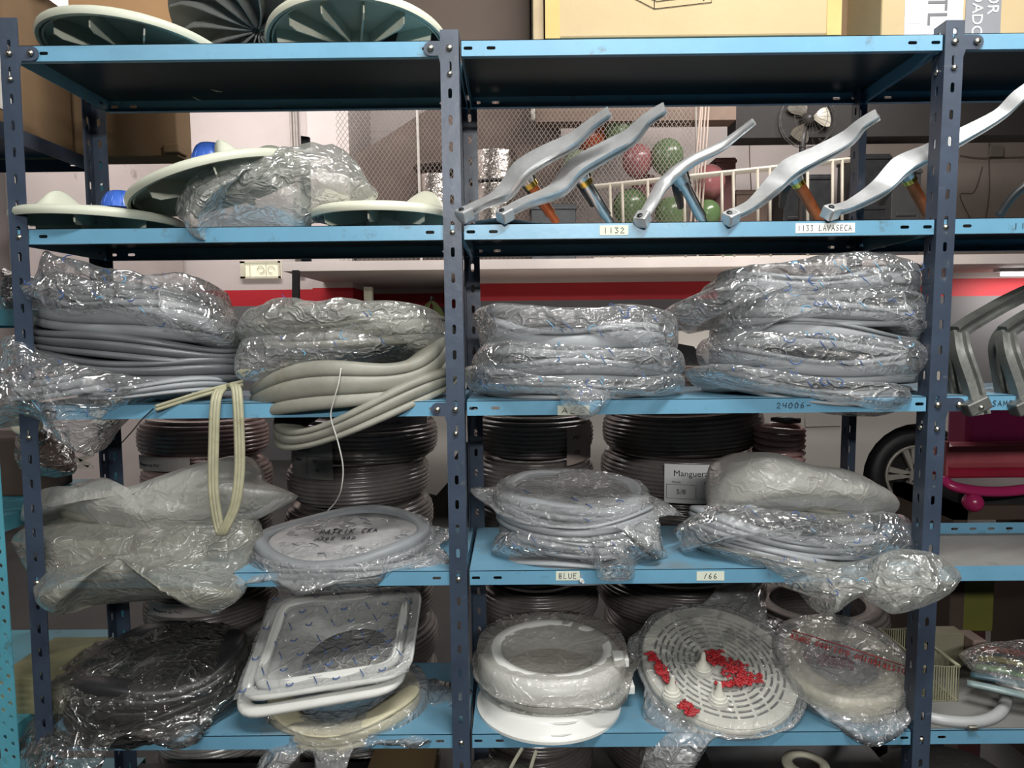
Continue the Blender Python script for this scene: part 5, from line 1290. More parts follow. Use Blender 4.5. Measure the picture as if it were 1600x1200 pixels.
# small pink coil hung beside
p = at(1242, 700, .46)
mb = MB()
for k in range(7): mb.tube([(p.x-.02+.062*math.cos(t), .52+.062*math.sin(t), p.z+.045-.016*k+.003*math.sin(t*2+k)) for t in [2*PI*i/28 for i in range(28)]], .0085, 8, closed=True)
root = mb.build('hose_coil', mat('pink_hose', (.42, .25, .23), .2, var=.2, coat=.5), smooth=True)
tag(root, 'small pink translucent hose coil to the right of the wide dark stack', 'hose coil')
mb = MB(); a, b = at(1205, 655, .5), at(1250, 658, .5); mb.tube([a, a.lerp(b, .5), b], [.005, .011, .006], 8)
tag(mb.build('black_nozzle', M_BLACKR, smooth=True), 'black nozzle end above the small pink hose coil', 'nozzle')
# paper labels on the coils
def coil_label(ci, kk, pa, pb, ya, yb_, m, lines, tilt=0, ink=None):
    x, y, z, R = COILS[ci, kk]; root = COILS[ci, kk, 'o']; mb = MB().use(m); R_ = R+.004
    ang = lambda px: math.asin(max(-1, min(1, (at(px, 700, y-R_*.9).x-x)/R_)))
    t0, t1 = ang(pa), ang(pb); zt_, zb_ = at(pa, ya, y-R_).z, at(pa, yb_, y-R_).z
    f = lambda u, v, o=0: Vector((x+(R_+o)*math.sin(t0+(t1-t0)*u), y-(R_+o)*math.cos(t0+(t1-t0)*u), zb_+(zt_-zb_)*v+tilt*(u-.5)))
    n = 12; vs = [f(i/n, j, 0) for i in range(n+1) for j in (0, 1)]+[f(i/n, j, -.001) for i in range(n+1) for j in (0, 1)]
    q = 2*(n+1); fs = [(2*i, 2*i+2, 2*i+3, 2*i+1) for i in range(n)]+[(q+2*i+1, q+2*i+3, q+2*i+2, q+2*i) for i in range(n)]; mb.add(vs, fs)
    ik = ink or M_INK
    W_ = (f(1, 0)-f(0, 0)).length; H_ = zt_-zb_
    cu = None
    for (txt, u, v, s) in lines:
        if txt == '--':
            u1 = s; mb.use(ik); mb.tube([f(u+(u1-u)*t/5, v, .0006) for t in range(6)], .0005, 4); continue
        if txt == '|':
            mb.use(ik); mb.tube([f(u, v, .0006), f(u, s, .0006)], .0005, 4); continue
        o = len(mb.v); text_mesh(mb, txt, (0,0,0), (1,0,0), (0,1,0), s, ik)
        mb.v[o:] = [tuple(f(u+p_[0]/W_, v+p_[1]/H_, .0007+p_[2])) for p_ in mb.v[o:]]
    mb.build('paper_label', None, root)
M_LW = mat('coil_label_white', (.66, .66, .66), .6, var=.02); M_LG = mat('coil_label_grey', (.16, .155, .15), .6, var=.05)
def nearest(ci, py):
    best = None
    for kk in range(12):
        if (ci, kk) in COILS:
            x, y, z, R = COILS[ci, kk]; zz = at(800, py, y-R).z
            if z-.01 <= zz <= z+.122: best = kk
    return best if best is not None else 0
k_ = nearest(3, 760)
coil_label(3, k_, 1038, 1150, 727, 788, M_LW, [('Manguera', .12, .70, .023), ('Medida', .1, .52, .008), ('Tipo de M', .52, .50, .008), ('5/8', .16, .24, .019), ('LINEA', .6, .3, .009), ('--', .02, .48, .4), ('--', .02, .12, .95), ('|', .42, .12, .48), ('|', .03, .12, .48), ('Marca', .6, .16, .008)])
k_ = nearest(1, 720)
coil_label(1, k_, 441, 522, 694, 752, M_LG, [('Manguera PVC', .12, .72, .013), ('Medida', .2, .45, .009), ('3/4', .62, .45, .012), ('50', .68, .2, .012), ('--', .5, .62, .95), ('|', .5, .1, .62)])
k_ = nearest(2, 700)
coil_label(2, k_, 886, 928, 668, 728, mat('coil_label_pink', (.36, .29, .26), .6), [('1/2', .25, .25, .015), ('PVC', .2, .65, .014)], tilt=.01)
k_ = nearest(1, 663)
coil_label(1, k_, 575, 660, 652, 672, mat('coil_print', (.13, .11, .11), .5), [('2/4  AP MANGUERA', .05, .3, .010)])
k_ = nearest(0, 728)
coil_label(0, k_, 205, 300, 716, 738, mat('coil_print2', (.22, .2, .19), .5), [('Manguera de PVC', .05, .3, .011)])
k_ = nearest(0, 960)
coil_label(0, k_, 215, 330, 945, 966, mat('coil_print3', (.30, .28, .27), .5), [('Manguera de PVC', .1, .3, .012)])
# ================= background: mezzanine things =================
def gtag(mb, name, m, lab, cat, group=None, **k): return tag(mb.build(name, m, **k), lab, cat, group)
zf = zt_
# expanded metal mesh in a frame
yF = 4.65
fx0, fx1, fz1 = at(526, 240, yF).x, at(1085, 240, yF).x, 3.42
root = empty('mesh_fence', (fx0, yF, zf), 'pale expanded-metal mesh fence along the mezzanine edge', 'fence')
M_MESH = mat('mesh_metal', (.24, .21, .19), .6, .2)
mb = MB(); sx, sz, r_ = .040, .058, .0019
nx, nz_ = int((fx1-fx0)/sx), int((fz1-zf)/sz)
def bar4(mb, a, b, r): 
    a, b = Vector(a), Vector(b); d = (b-a).normalized(); s = d.cross(Vector((0,1,0)))*r; t = Vector((0, r*.6, 0))
    mb.add([a-s-t, a+s-t, a+s+t, a-s+t, b-s-t, b+s-t, b+s+t, b-s+t], [(0,1,5,4),(1,2,6,5),(2,3,7,6),(3,0,4,7)])
for i in range(nx):
    for j in range(nz_):
        x = fx0+i*sx; z = zf+j*sz
        if z > 3.39: continue
        bar4(mb, (x, yF, z), (x+sx/2, yF, z+sz/2), r_); bar4(mb, (x+sx, yF, z), (x+sx/2, yF, z+sz/2), r_)
        bar4(mb, (x, yF, z), (x, yF, z), r_) if 0 else None
        bar4(mb, (x+sx/2, yF, z+sz/2), (x, yF, z+sz), r_); bar4(mb, (x+sx/2, yF, z+sz/2), (x+sx, yF, z+sz), r_)
o = mb.build('mesh_panel', M_MESH, root)
fp = mat('fence_frame_paint', (.52, .49, .45), .5)
for px, w_ in ((652, .012), (1086, .01)):
    a, b = at(px, 178, yF), at(px+3, 305, yF); mb = MB(); mb.tube([(a.x, yF-.01, 3.44), (b.x+.01, yF-.01, zf)], w_, 8); mb.build('frame_post', fp, root)
mb = MB(); mb.tube([(fx0, yF-.01, 3.43), (fx1, yF-.01, 3.43)], .012, 8); mb.build('frame_rail', fp, root)
# stair underside
a, b, c_ = at(556, 243, 5.2), at(655, 178, 5.2), at(700, 150, 5.2)
mb = MB(); d = (c_-a); 
P = [a, a+d*2.2, a+d*2.2-Vector((0, 0, 2.0)), Vector((a.x, 5.2, zf))]
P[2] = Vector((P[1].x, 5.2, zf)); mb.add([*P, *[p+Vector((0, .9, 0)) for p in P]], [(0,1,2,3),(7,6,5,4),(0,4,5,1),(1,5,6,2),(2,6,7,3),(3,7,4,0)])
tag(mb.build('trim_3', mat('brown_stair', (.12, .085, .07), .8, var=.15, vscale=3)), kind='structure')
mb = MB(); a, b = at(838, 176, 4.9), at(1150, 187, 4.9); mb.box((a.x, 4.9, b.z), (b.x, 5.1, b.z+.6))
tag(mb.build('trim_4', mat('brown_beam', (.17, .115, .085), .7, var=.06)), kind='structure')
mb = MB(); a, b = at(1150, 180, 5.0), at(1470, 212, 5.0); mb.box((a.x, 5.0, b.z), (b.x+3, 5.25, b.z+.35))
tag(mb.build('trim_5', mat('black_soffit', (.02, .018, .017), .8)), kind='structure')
mb = MB(); a = at(1345, 230, 6.35); b = at(1378, 230, 6.35); mb.box((a.x+.35, 6.37, zf), (b.x+.25, 6.41, 2.9)); tag(mb.build('trim_6', mat('brown_stripe', (.22, .13, .10), .8)), kind='structure')
mb = MB(); a = at(838, 180, 4.88); mb.tube([(a.x-.03, 4.86, a.z-.05), (a.x-.03, 4.86, a.z+.08)], .02, 10); gtag(mb, 'lamp_bulb', mat('bulb_white', (.6, .58, .52), .4), 'small white bulb stub at the left end of the brown beam', 'bulb', smooth=True)
# silver ducts
M_FOIL = mat('foil', (.62, .58, .54), .22, 1, var=.12, vscale=20, bump=.7, bscale=28)
def can(px0, px1, py0, py1, y, lab, m=M_FOIL, name='foil_drum', cat='drum', cover=True):
    a, b = at(px0, py1, y), at(px1, py1, y); t_ = at(px0, py0, y); r_ = (b.x-a.x)/2; cxx = (a.x+b.x)/2; z0 = a.z; h = t_.z-z0
    root = empty(name, (cxx, y, z0), lab, cat)
    mb = MB(); mb.lathe([(.001, 0), (r_, 0), (r_, h), (.001, h)], (cxx, y+r_, z0), 40); mb.build('drum_wall', m, root, smooth=True, angle=40)
    mb = MB(); mb.lathe([(r_+.004, 0), (r_+.006, .008), (r_+.004, .016), (r_-.01, .016), (r_-.01, 0)], (cxx, y+r_, z0-.008), 40, closed=True); mb.build('seam_band', M_DARKM, root)
    return root
can(736, 808, 232, 280, 4.9, 'upper silver foil drum right of the middle post behind the mesh')
can(738, 806, 285, 350, 4.9, 'lower silver foil drum directly under the other one')
can(654, 700, 270, 345, 4.9, 'silver foil drum just left of the middle post behind the mesh')
p = at(683, 254, 4.95); mb = MB(); mb.lathe([(.0005, .03), (.08, .028), (.2, .01), (.25, .0), (.25, -.008), (.08, -.008), (.0005, -.008)], (p.x, 5.15, p.z), 40)
gtag(mb, 'round_tray', mat('brown_lid', (.16, .12, .10), .5), 'brownish round tray above the foil drum left of the middle post', 'tray', smooth=True)
p = at(690, 278, 4.9); mb = MB(); mb.box((p.x-.3, 5.0, zf), (p.x+.1, 5.4, p.z-.1)); gtag(mb, 'crate', M_CARDD, 'dark brown crate behind the ivory plate, beyond the mesh', 'crate', bevel=.01)
p = at(765, 225, 5.3); mb = MB(); mb.lathe([(.0005, .0), (.17, .0), (.19, .05), (.17, .12), (.0005, .13)], (p.x-.1, 5.5, p.z), 32); gtag(mb, 'round_basket', mat('dark_basket', (.1, .08, .07), .6), 'dark round basket on top behind the upper foil drum', 'basket', smooth=True)
# balloons
def balloon(px, py, rpx, y, col, lab, sy=1.12, nm='b'):
    p = at(px, py, y); r_ = rpx/pxm(y); mb = MB(); prof = []
    for i in range(19):
        t = PI*i/18; z = -math.cos(t); rr = math.sin(t)*(1+.06*z); prof.append((max(.0005, r_*rr), r_*sy*z))
    prof = [(.006, -r_*sy-.014), (.003, -r_*sy-.004)]+prof
    mb.lathe(prof, p, 28); gtag(mb, 'balloon', mat('balloon_'+nm, col, .22, var=.03), lab, 'balloon', 'balloons behind the mesh fence', smooth=True)
GR, PK, OR_ = (.10, .16, .075), (.27, .10, .105), (.28, .055, .02)
balloon(1042, 246, 25, 4.95, GR, 'round green balloon nearest the white rods', nm='green')
balloon(996, 252, 23, 5.0, PK, 'pink balloon between two green ones, left of the round green one', nm='pink')
balloon(970, 205, 26, 5.1, GR, 'green balloon highest up, behind the tip of the leftmost spider', nm='green')
balloon(925, 215, 26, 5.2, OR_, 'orange red balloon left of the highest green one', nm='orange')
balloon(904, 262, 24, 5.1, (.20, .25, .17), 'dull grey-green balloon between the arms of the first two spiders', nm='dull')
balloon(985, 325, 27, 5.2, (.10, .17, .07), 'dark green balloon low down left of the slim spider', nm='dkgreen')
balloon(1010, 300, 24, 5.3, PK, 'pink balloon low behind the ladder rungs', nm='pink')
balloon(1048, 335, 24, 5.2, (.10, .17, .07), 'dark green balloon low down behind the steel shaft', nm='dkgreen')
balloon(1108, 285, 24, 5.4, PK, 'pink balloon right of the white rods', nm='pink')
balloon(1105, 335, 20, 5.3, (.10, .17, .07), 'dark green balloon low down right of the white rods', nm='dkgreen')
# white rods
for k, (xa, xb) in enumerate(((1093, 1079), (1096, 1086), (1101, 1090), (1106, 1096))):
    a, b = at(xa, 186, 4.55), at(xb, 348, 4.5); mb = MB(); mb.tube([a+(a-b)*.4, b], .0085, 6)
    gtag(mb, 'white_rod', mat('rod_paint', (.42, .34, .29), .5), ['leftmost', 'second', 'third', 'rightmost'][k]+' of the four thin white rods leaning on the mesh fence', 'rod', 'white rods leaning on the fence')
# ladder lying on its side
M_LAD = mat('ladder_paint', (.36, .33, .27), .45, var=.05)
root = empty('ladder', tuple(at(1130, 300, 4.4)), 'pale aluminium ladder lying on its side behind the drum spiders', 'ladder')
yl_ = 4.42; a, b = at(928, 291, yl_), at(1334, 248, yl_)
for off, dz in ((0, 0), (.06, .0)):
    mb = MB(); mb.tube([a+Vector((0, off, dz)), b+Vector((0, off, dz))], .012, 6, sq=(1, 1.5)); mb.build('rail', M_LAD, root)
mb = MB(); mb.tube([Vector((a.x, a.y, zf+.012)), Vector((b.x, b.y, zf+.012))], .012, 6); mb.build('rail', M_LAD, root)
for px in (953, 972, 1012, 1069, 1128, 1146, 1184, 1203, 1262, 1301, 1316):
    t = (px-928)/(1334-928); p = a.lerp(b, t); mb = MB(); mb.tube([p, Vector((p.x+.02, p.y, zf+.012))], .013, 8); mb.build('rung', M_LAD, root, smooth=True)
# pedestal fan
p = at(1262, 186, 4.95); root = empty('pedestal_fan', (p.x, 4.95, zf), 'pedestal fan with wire cage under the dark soffit above the ladder', 'fan')
M_FAN = mat('dark_fan', (.03, .028, .027), .45); Mx = Matrix.Rotation(PI/2, 4, 'X') 
mb = MB()
for k in range(22):
    a_ = 2*PI*k/22; mb.tube([(p.x+math.cos(a_)*r_, 4.95+yy, p.z+math.sin(a_)*r_) for r_, yy in ((.03, -.08), (.15, -.075), (.25, -.02), (.25, .05), (.1, .09))], .0016, 4)
for r_, yy in ((.25, 0), (.25, .04), (.15, -.075)): mb.tube([(p.x+math.cos(t)*r_, 4.95+yy, p.z+math.sin(t)*r_) for t in [2*PI*k/40 for k in range(40)]], .004 if r_ > .2 else .002, 5, closed=True)
mb.build('cage', mat('cage_wire', (.06, .055, .05), .4), root)
M_BL = mat('clear_blade', (.32, .30, .24), .25, var=.05)
for k in range(3):
    a_ = .1+2*PI*k/3; vs = []
    for i in range(7):
        t = i/6; r_ = .04+.17*t; w_ = .35+.35*math.sin(PI*t*.8)
        for j in range(5): s = a_+(j/4-.5)*w_*1.6; vs.append((p.x+r_*math.cos(s), 4.95+.03*(j/4-.5), p.z+r_*math.sin(s)))
    vs2 = [(v[0], v[1]+.002, v[2]) for v in vs]; fs = [(i*5+j, i*5+j+1, (i+1)*5+j+1, (i+1)*5+j) for i in range(6) for j in range(4)]
    mb = MB(); mb.add(vs+vs2, fs+[tuple(reversed([q+35 for q in f])) for f in fs]); mb.build('blade', M_BL if k == 0 else mat('dim_blade', (.12, .11, .09), .3), root, smooth=True)
mb = MB(); mb.ball((p.x, 4.97, p.z), .06, 16, 10, (1, 1.4, 1)); mb.build('motor', M_FAN, root, smooth=True)
mb = MB(); mb.tube([(p.x-.02, 4.98, p.z-.04), (p.x-.03, 4.98, p.z-.2), (p.x-.03, 4.98, zf+.03)], [.035, .03, .018], 12); mb.lathe([(.19, 0), (.18, .02), (.03, .04), (.0005, .04)], (p.x-.03, 4.98, zf), 32); mb.build('stand', M_FAN, root, smooth=True)
# dark clutter on the mezzanine
for (px0, px1, py0, py1, y, m, name, lab, cat) in (
    (1224, 1262, 268, 345, 5.25, M_DARKM, 'black_crate', 'tall black crate behind the ladder under the fan', 'crate'),
    (1264, 1300, 272, 345, 5.2, M_DARKM, 'black_crate', 'black crate behind the ladder left of the back right post', 'crate'),
    (1330, 1392, 240, 345, 5.1, M_DARKM, 'black_suitcase', 'black suitcase behind the back right post', 'suitcase'),
    (1392, 1440, 262, 345, 5.0, mat('charcoal_box', (.04, .04, .042), .6), 'charcoal_box', 'charcoal box behind the rightmost spider shaft', 'box'),
    (1118, 1150, 246, 275, 5.5, mat('maroon_box', (.07, .02, .018), .7), 'maroon_box', 'maroon box on the mezzanine left of the green bottle', 'box'),
    (1150, 1200, 296, 345, 5.6, mat('brown_crate', (.13, .09, .07), .8), 'brown_crate', 'brown crate behind the ladder rungs, left of the fan', 'crate'),
    (830, 900, 318, 345, 4.5, M_DARKM, 'black_bin', 'black bin low behind the shafts of the first two spiders', 'bin')):
    a, b = at(px0, py1, y), at(px1, py0, y); mb = MB(); h = b.z-a.z
    mb.box((a.x, y, zf), (b.x, y+.3, b.z)); mb.box((a.x-.01, y-.012, b.z-.05), (b.x+.01, y+.31, b.z-.02)); mb.box((a.x+.04, y-.01, (zf+b.z)/2), (b.x-.04, y+.0, (zf+b.z)/2+.03))
    gtag(mb, name, m, lab, cat, bevel=.006)
for (px, y, hgt, m, lab) in ((1141, 4.6, .30, mat('green_glass', (.03, .09, .02), .15, var=.1), 'green glass bottle behind the ladder'), ):
    a = at(px, 345, y); mb = MB(); mb.lathe([(.0005, 0), (.045, 0), (.045, hgt*.6), (.035, hgt*.7), (.014, hgt*.8), (.013, hgt), (.0005, hgt)], (a.x, y, zf), 20); gtag(mb, 'bottle', m, lab, 'bottle', smooth=True)
# cables and socket on the dim wall
M_CAB = mat('brown_cable', (.12, .08, .06), .6)
def cable(pts, r, y, lab): 
    mb = MB(); mb.tube(catmull([at(a, b, y) for a, b in pts], 5), r, 5); gtag(mb, 'wall_cable', M_CAB, lab, 'cable')
cable([(1172, 200), (1171, 240), (1174, 300)], .006, 6.3, 'dark cable hanging down the dim wall left of the fan')
cable([(1548, 185), (1545, 240), (1546, 300), (1540, 345)], .006, 6.38, 'vertical cable on the beige wall at the right, passing the socket')
cable([(1500, 243), (1530, 247), (1560, 246), (1610, 245)], .005, 6.38, 'horizontal cable on the beige wall right of the right post')
cable([(1535, 260), (1522, 300), (1500, 305), (1518, 345)], .005, 6.38, 'thin kinked cable on the lower beige wall at the right')
a, b = at(1546, 245, 6.36), at(1568, 229, 6.36); mb = MB(); mb.box((a.x, 6.35, a.z), (b.x, 6.39, b.z)); gtag(mb, 'wall_socket', mat('socket_grey', (.24, .22, .19), .5), 'grey wall socket on the beige wall at the right', 'socket', bevel=.004)

# ================= background: ground level =================
# things on the far wall
yy = 4.2; a, b = at(460, 420, yy), at(452, 500, yy); mb = MB(); mb.hexa([Vector(v) for v in ((b.x-.035,yy,0),(b.x+.035,yy,0),(b.x+.035,yy+.05,0),(b.x-.035,yy+.05,0),(a.x-.02,yy,zb),(a.x+.03,yy,zb),(a.x+.03,yy+.05,zb),(a.x-.02,yy+.05,zb))])
gtag(mb, 'black_prop', mat('black_steel', (.012, .012, .013), .5), 'black steel prop under the white slab, left of the middle post', 'prop')
a, b = at(568, 448, 4.9), at(582, 490, 4.9); mb = MB(); mb.box((a.x, 4.9, 0), (b.x, 4.97, a.z)); mb.box((a.x+.01, 4.895, .0), (a.x+.02, 4.9, a.z-.02)); gtag(mb, 'cream_plank', M_CREAM, 'cream wooden plank standing upright under the white slab', 'plank', bevel=.006)
mb = MB(); a, b = at(514, 482, yP-.06), at(536, 471, yP-.06); M_OR = mat('orange_plastic', (.50, .20, .03), .4)
for z0, z1_ in ((a.z, a.z+.035), (a.z+.042, b.z)): mb.box((a.x, yP-.08, z0), (b.x, yP-.005, z1_))
gtag(mb, 'orange_holder', M_OR, 'small orange plastic holder on the grey pillar', 'holder', bevel=.006)
mb = MB(); a = at(526, 484, yP-.05); mb.tube([a, a+Vector((.03, -.02, -.06)), a+Vector((-.03, 0, -.12))], .01, 6); gtag(mb, 'black_pliers', M_DARKM, 'black tool hanging under the orange holder', 'tool')
c = at(674, 470, 4.6); mb = MB()
for k in range(6):
    w_ = .04+.018*k; L_ = .42+.02*k; mb.tube(catmull([c+Vector((0, .01*k, 0)), c+Vector((w_, .01*k, -L_*.4)), c+Vector((w_*.8, .01*k, -L_*.9)), c+Vector((0, .01*k, -L_-.05)), c+Vector((-w_*.9, .01*k, -L_*.8)), c+Vector((-w_, .01*k, -L_*.35))], 5, True), .009, 6, closed=True)
gtag(mb, 'garden_hose', mat('green_hose', (.10, .13, .04), .4, var=.15), 'green garden hose hanging in loops behind the hazy bag', 'hose')
mb = MB(); mb.tube([c+Vector((0, -.02, .0)), c+Vector((0, -.02, .03)), c+Vector((0, .2, .03))], .012, 6); gtag(mb, 'hose_hook', M_DARKM, 'dark hook carrying the green garden hose', 'hook')

# white car
M_CAR = mat('white_car_paint', (.56, .52, .48), .28, var=.02, vscale=2, coat=.6)
yc = 3.25; root = empty('car', (1.2, yc+.85, 0), 'white car parked behind the rack, rear wheel visible left of the right post', 'car')
xr_ = at(1515, 700, yc).x
prof = [(0, .42), (0, .60), (-.02, .72), (.0, .80), (-.03, .97), (-.10, 1.02), (-.55, 1.06), (-1.05, 1.28), (-1.45, 1.335), (-2.1, 1.325), (-2.7, 1.08), (-3.6, .95), (-3.95, .80), (-4.0, .55), (-4.0, .28)]
def arch(cx, r, n=14): return [(cx-r*math.cos(PI*k/n), .30+r*math.sin(PI*k/n)) for k in range(n+1)]
wx = at(1432, 755, yc).x-xr_
body = prof+[(-3.7, .2)]+[(p_[0], p_[1]) for p_ in arch(-3.25, .36)]+[(-2.8, .2)]+[(wx-.42, .2)]+arch(wx, .375)+[(wx+.4, .25), (-.05, .28)]
tr = tessellate_polygon([[Vector((p_[0], p_[1], 0)) for p_ in body]])
mb = MB(); N = len(body); vs = []
for (dy, inset) in ((0.0, 0), (.0, 0)): pass
def cz(z): return .10*max(0, (z-.95)/.43)**1.1
V1 = [Vector((xr_+p_[0], yc+cz(p_[1]), p_[1])) for p_ in body]; V2 = [Vector((xr_+p_[0], yc+1.68-cz(p_[1]), p_[1])) for p_ in body]
mb.add(V1+V2, [tuple(t) for t in tr]+[tuple(q+N for q in reversed(t)) for t in tr]+[(i, (i+1) % N, N+(i+1) % N, N+i) for i in range(N)])
mb.build('body', M_CAR, root)
mb = MB()
def line(pts, r=.004): mb.tube([(xr_+x, yc-.001+cz(z), z) for x, z in pts], r, 5)
d0 = at(1258, 650, yc).x-xr_
line([(d0, 1.0), (d0, .5), (d0-.02, .3)]); line([(d0-1.0, 1.0), (d0-1.0, .3)]); line([(-.9, .66), (d0-.9, .64)], .003); line([(-.06, .9), (-.06, .58), (-.35, .56)])
mb.build('panel_gap', mat('panel_gap_dark', (.06, .055, .05), .7), root)
mb = MB()
for wpts in ([(-1.0, 1.05), (-1.15, 1.22), (-1.75, 1.26), (-1.62, 1.05)], [(-1.78, 1.05), (-1.9, 1.22), (-2.1, 1.26), (-2.5, 1.05)]):
  mb.add([(xr_+x, yc+cz(z)-.006, z) for x, z in wpts]+[(xr_+x, yc+cz(z)+.02, z) for x, z in wpts], [(3,2,1,0),(4,5,6,7),(0,1,5,4),(1,2,6,5),(2,3,7,6),(3,0,4,7)])
mb.build('side_window', mat('dark_glass', (.015, .015, .016), .08), root)
a = at(1237, 656, yc-.02); mb = MB(); mb.tube([a+Vector((-.06, 0, 0)), a+Vector((.06, 0, .002))], .011, 8); mb.build('door_handle', mat('black_handle', (.01, .01, .01), .3), root, smooth=True)
mb = MB(); mb.box((xr_-.015, yc-.004, .60), (xr_+.02, yc+.12, .82)); mb.build('tail_lamp', mat('red_lamp', (.3, .03, .02), .2), root, bevel=.008)
wc = Vector((xr_+wx, yc+.015, .31)); Rw = .31
Mr = Matrix.Rotation(PI/2, 4, 'X')
mb = MB(); mb.lathe([(.205, -.02), (.215, .0), (.25, .012), (.29, .008), (.31, -.02), (.31, -.17), (.29, -.19), (.2, -.19)], wc, 64, Mr, closed=True); tyre = mb.build('tyre', mat('tyre_rubber', (.012, .012, .013), .6), root, smooth=True)
mb = MB(); mb.lathe([(.21, .006), (.203, .008), (.192, .004), (.188, -.06), (.19, -.1), (.205, -.1)], wc, 64, Mr, closed=True)
mb.lathe([(.0005, .0), (.045, .0), (.05, -.01), (.05, -.05), (.0005, -.05)], wc, 24, Mr)
for k in range(5):
    for s in (-.16, .16):
        a_ = PI/2+.25+2*PI*k/5+s; d = Vector((math.cos(a_), 0, math.sin(a_))); t = Vector((-math.sin(a_), 0, math.cos(a_))); w1, w2 = .013, .02
        A_ = [wc+d*.04+t*w1, wc+d*.04-t*w1, wc+d*.195-t*w2, wc+d*.195+t*w2]
        mb.add([v+Vector((0, -.002, 0)) for v in A_]+[v+Vector((0, .03, 0)) for v in A_], [(0,1,2,3),(7,6,5,4),(0,4,5,1),(1,5,6,2),(2,6,7,3),(3,7,4,0)])
mb.build('rim', mat('wheel_alloy', (.50, .47, .42), .35, .4), root)
mb = MB()
for k in range(5):
    a_ = PI/2+.25+2*PI*(k+.5)/5; mb.ball(wc+Vector((math.cos(a_)*.055, -.002, math.sin(a_)*.055)), .008, 8, 6)
mb.lathe([(.185, -.055), (.0005, -.055)], wc, 40, Mr); mb.build('wheel_inner', mat('wheel_dark', (.015, .014, .014), .5), root)

# pink plastic ride-on toy
yt = .52; M_MAG = mat('magenta_plastic', (.30, .012, .10), .45, var=.05); M_PKD = mat('dusty_pink_plastic', (.33, .07, .085), .35, var=.08, vscale=6); M_PK = mat('bright_pink_plastic', (.36, .02, .10), .25, var=.04)
g = lambda px, py, dy=0: at(px, py, yt+dy)
zt3 = g(1560, 790).z
root = empty('toy_car', (g(1560, 790).x, yt+.2, zt3), 'pink plastic ride-on toy behind the right bay of the fourth shelf', 'toy')
def rbox(name, px0, px1, py0, py1, dy, dep, m, bev=.015):
    a, b = g(px0, py1, dy), g(px1, py0, dy); mb = MB(); mb.box((a.x, a.y, a.z), (b.x, a.y+dep, b.z)); mb.build(name, m, root, bevel=bev)
rbox('back_rest', 1512, 1680, 620, 708, .03, .10, M_MAG)
rbox('side_panel', 1478, 1680, 693, 735, -.02, .07, M_PKD, .02)
rbox('sill', 1476, 1680, 731, 748, -.03, .09, mat('deep_red_plastic', (.25, .01, .03), .25), .006)
mb = MB(); P = catmull([g(1474, 748, -.03), g(1490, 760, -.05), g(1540, 768, -.06), g(1600, 765, -.06), g(1690, 750, -.04)], 6); mb.tube(P, .016, 12, sq=(1, .8)); mb.build('bumper', M_PK, root, smooth=True)
mb = MB(); p = g(1520, 785, -.06); mb.ball(p, .026, 18, 12); mb.build('wheel_cap', M_PK, root, smooth=True)
rbox('chassis', 1500, 1680, 762, 800, .02, .2, M_DARKM, .01)
rbox('ribbed_edge', 1478, 1484, 690, 748, -.035, .02, M_PKD, .002)
# stand that carries it
mb = MB(); a, b = g(1490, 800), g(1680, 800); mb.box((a.x, yt, 0), (a.x+.04, yt+.3, zt3)); mb.box((a.x, yt, zt3-.04), (b.x+.1, yt+.3, zt3)); mb.box((b.x, yt, 0), (b.x+.04, yt+.3, zt3)); 
a, b = g(1490, 800), g(1680, 800)
gtag(mb, 'low_table', M_CARDD, 'dark low table carrying the pink toy behind the right bay', 'table')
# cupboard of dark things low on the right: yellow and maroon panels
mb = MB(); a, b = at(1505, 945, .55), at(1555, 908, .55); mb.box((a.x, .55, a.z-.08), (b.x, .62, b.z+.05)); gtag(mb, 'yellow_crate', mat('olive_yellow', (.12, .12, .02), .6), 'olive yellow crate in the dark below the right bay of the fourth shelf', 'crate', bevel=.004)
mb = MB(); a, b = at(1478, 990, .6), at(1555, 935, .6); mb.box((a.x, .63, 0), (b.x, .8, b.z)); gtag(mb, 'maroon_box', mat('dark_maroon', (.035, .006, .006), .7), 'dark maroon box behind the olive yellow crate', 'box', bevel=.004)
# things on the side rack
z_ = 1.385
bag('plastic_bag', 'dark bag with black contents on the side rack at the far left', 'bag', film('black_film', (.035, .032, .032), .85, .8, .25, .2),
    [(10,425),(30,431),(62,436),(74,450),(82,470),(74,486),(40,490),(5,490)], .36, .42, .05, .04, 171, .010, 0)
mb = MB(); p = at(52, 672, .3); mb.box((p.x-.2, .3, .931), (p.x-.01, .45, p.z-.02)); gtag(mb, 'dark_carton', M_CARDD, 'dark carton on the side rack, level with the fourth shelf', 'box', bevel=.006)
bag('plastic_bag', 'brown crumpled bag over the dark carton on the side rack', 'bag', film('brown_film', (.16, .12, .10), .8, .8, .25, .2),
    [(30,690),(36,662),(60,655),(90,668),(112,700),(114,735),(80,745),(34,735)], .26, .34, .05, .05, 172, .012, 0)
mb = MB(); a = at(42, 664, .22); mb.tube([a+Vector((.03*math.cos(t), 0, .018*math.sin(t))) for t in [2*PI*k/20 for k in range(20)]], .008, 8, closed=True); gtag(mb, 'cream_grommet', M_CREAM, 'cream oval grommet in front of the brown bag at the far left', 'grommet', smooth=True)
mb = MB(); a = at(128, 722, .2); 
for (dx, dz, an) in ((0, 0, .5), (.01, .012, -.4), (.006, -.012, .1)): mb.box((-.018, 0, -.005), (.018, .003, .005), Matrix.Translation(a+Vector((dx, 0, dz))) @ Matrix.Rotation(an, 4, 'Y'))
gtag(mb, 'paper_scrap', mat('scrap_paper', (.62, .56, .48), .7), 'white torn paper scraps under the tip of the hanging bag at left', 'paper')
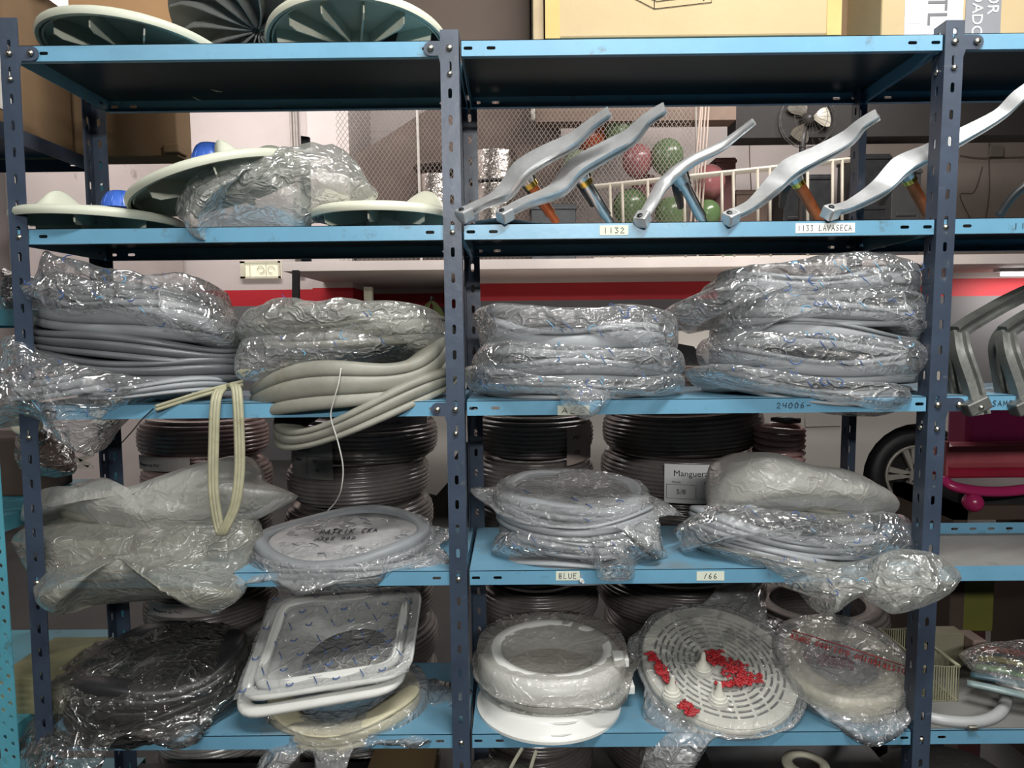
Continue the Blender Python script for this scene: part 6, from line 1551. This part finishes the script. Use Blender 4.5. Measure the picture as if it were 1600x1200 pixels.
# below the lowest shelf: dim contents
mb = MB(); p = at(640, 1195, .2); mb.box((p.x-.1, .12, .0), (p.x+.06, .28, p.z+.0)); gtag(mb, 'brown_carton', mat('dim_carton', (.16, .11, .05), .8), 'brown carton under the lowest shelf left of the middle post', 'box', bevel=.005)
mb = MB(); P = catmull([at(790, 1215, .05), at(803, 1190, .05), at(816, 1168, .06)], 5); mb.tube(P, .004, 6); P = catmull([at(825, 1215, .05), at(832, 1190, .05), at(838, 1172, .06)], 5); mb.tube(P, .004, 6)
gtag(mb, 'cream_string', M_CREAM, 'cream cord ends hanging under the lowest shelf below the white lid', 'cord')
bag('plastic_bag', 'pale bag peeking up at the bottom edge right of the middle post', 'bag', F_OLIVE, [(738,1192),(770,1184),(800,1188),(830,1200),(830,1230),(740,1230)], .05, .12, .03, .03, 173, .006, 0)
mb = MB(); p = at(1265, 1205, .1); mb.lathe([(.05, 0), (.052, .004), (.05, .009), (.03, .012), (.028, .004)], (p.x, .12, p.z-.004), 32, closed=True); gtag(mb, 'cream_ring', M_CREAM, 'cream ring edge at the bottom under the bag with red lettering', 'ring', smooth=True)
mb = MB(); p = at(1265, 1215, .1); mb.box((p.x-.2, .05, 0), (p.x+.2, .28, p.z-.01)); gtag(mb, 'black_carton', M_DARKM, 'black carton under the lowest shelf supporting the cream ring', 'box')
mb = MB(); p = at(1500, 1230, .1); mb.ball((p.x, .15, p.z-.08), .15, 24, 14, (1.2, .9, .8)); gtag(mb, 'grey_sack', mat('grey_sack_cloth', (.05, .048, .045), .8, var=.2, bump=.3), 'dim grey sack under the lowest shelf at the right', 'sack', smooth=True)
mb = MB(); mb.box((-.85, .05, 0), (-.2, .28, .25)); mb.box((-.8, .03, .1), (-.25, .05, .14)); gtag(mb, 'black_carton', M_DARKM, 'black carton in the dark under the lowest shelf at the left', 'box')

mb = MB(); p = at(909, 907, -.004); mb.box((-.006, -.004, -.0025), (.006, .001, .0025), Matrix.Translation(p) @ Matrix.Rotation(.9, 4, 'Y')); mb.box((-.003, -.005, -.004), (.0, .0, .004), Matrix.Translation(p) @ Matrix.Rotation(.9, 4, 'Y'))
gtag(mb, 'white_clip', M_WPL, 'tiny white clip on the shelf edge right of the BLUE label', 'clip', bevel=.0005)
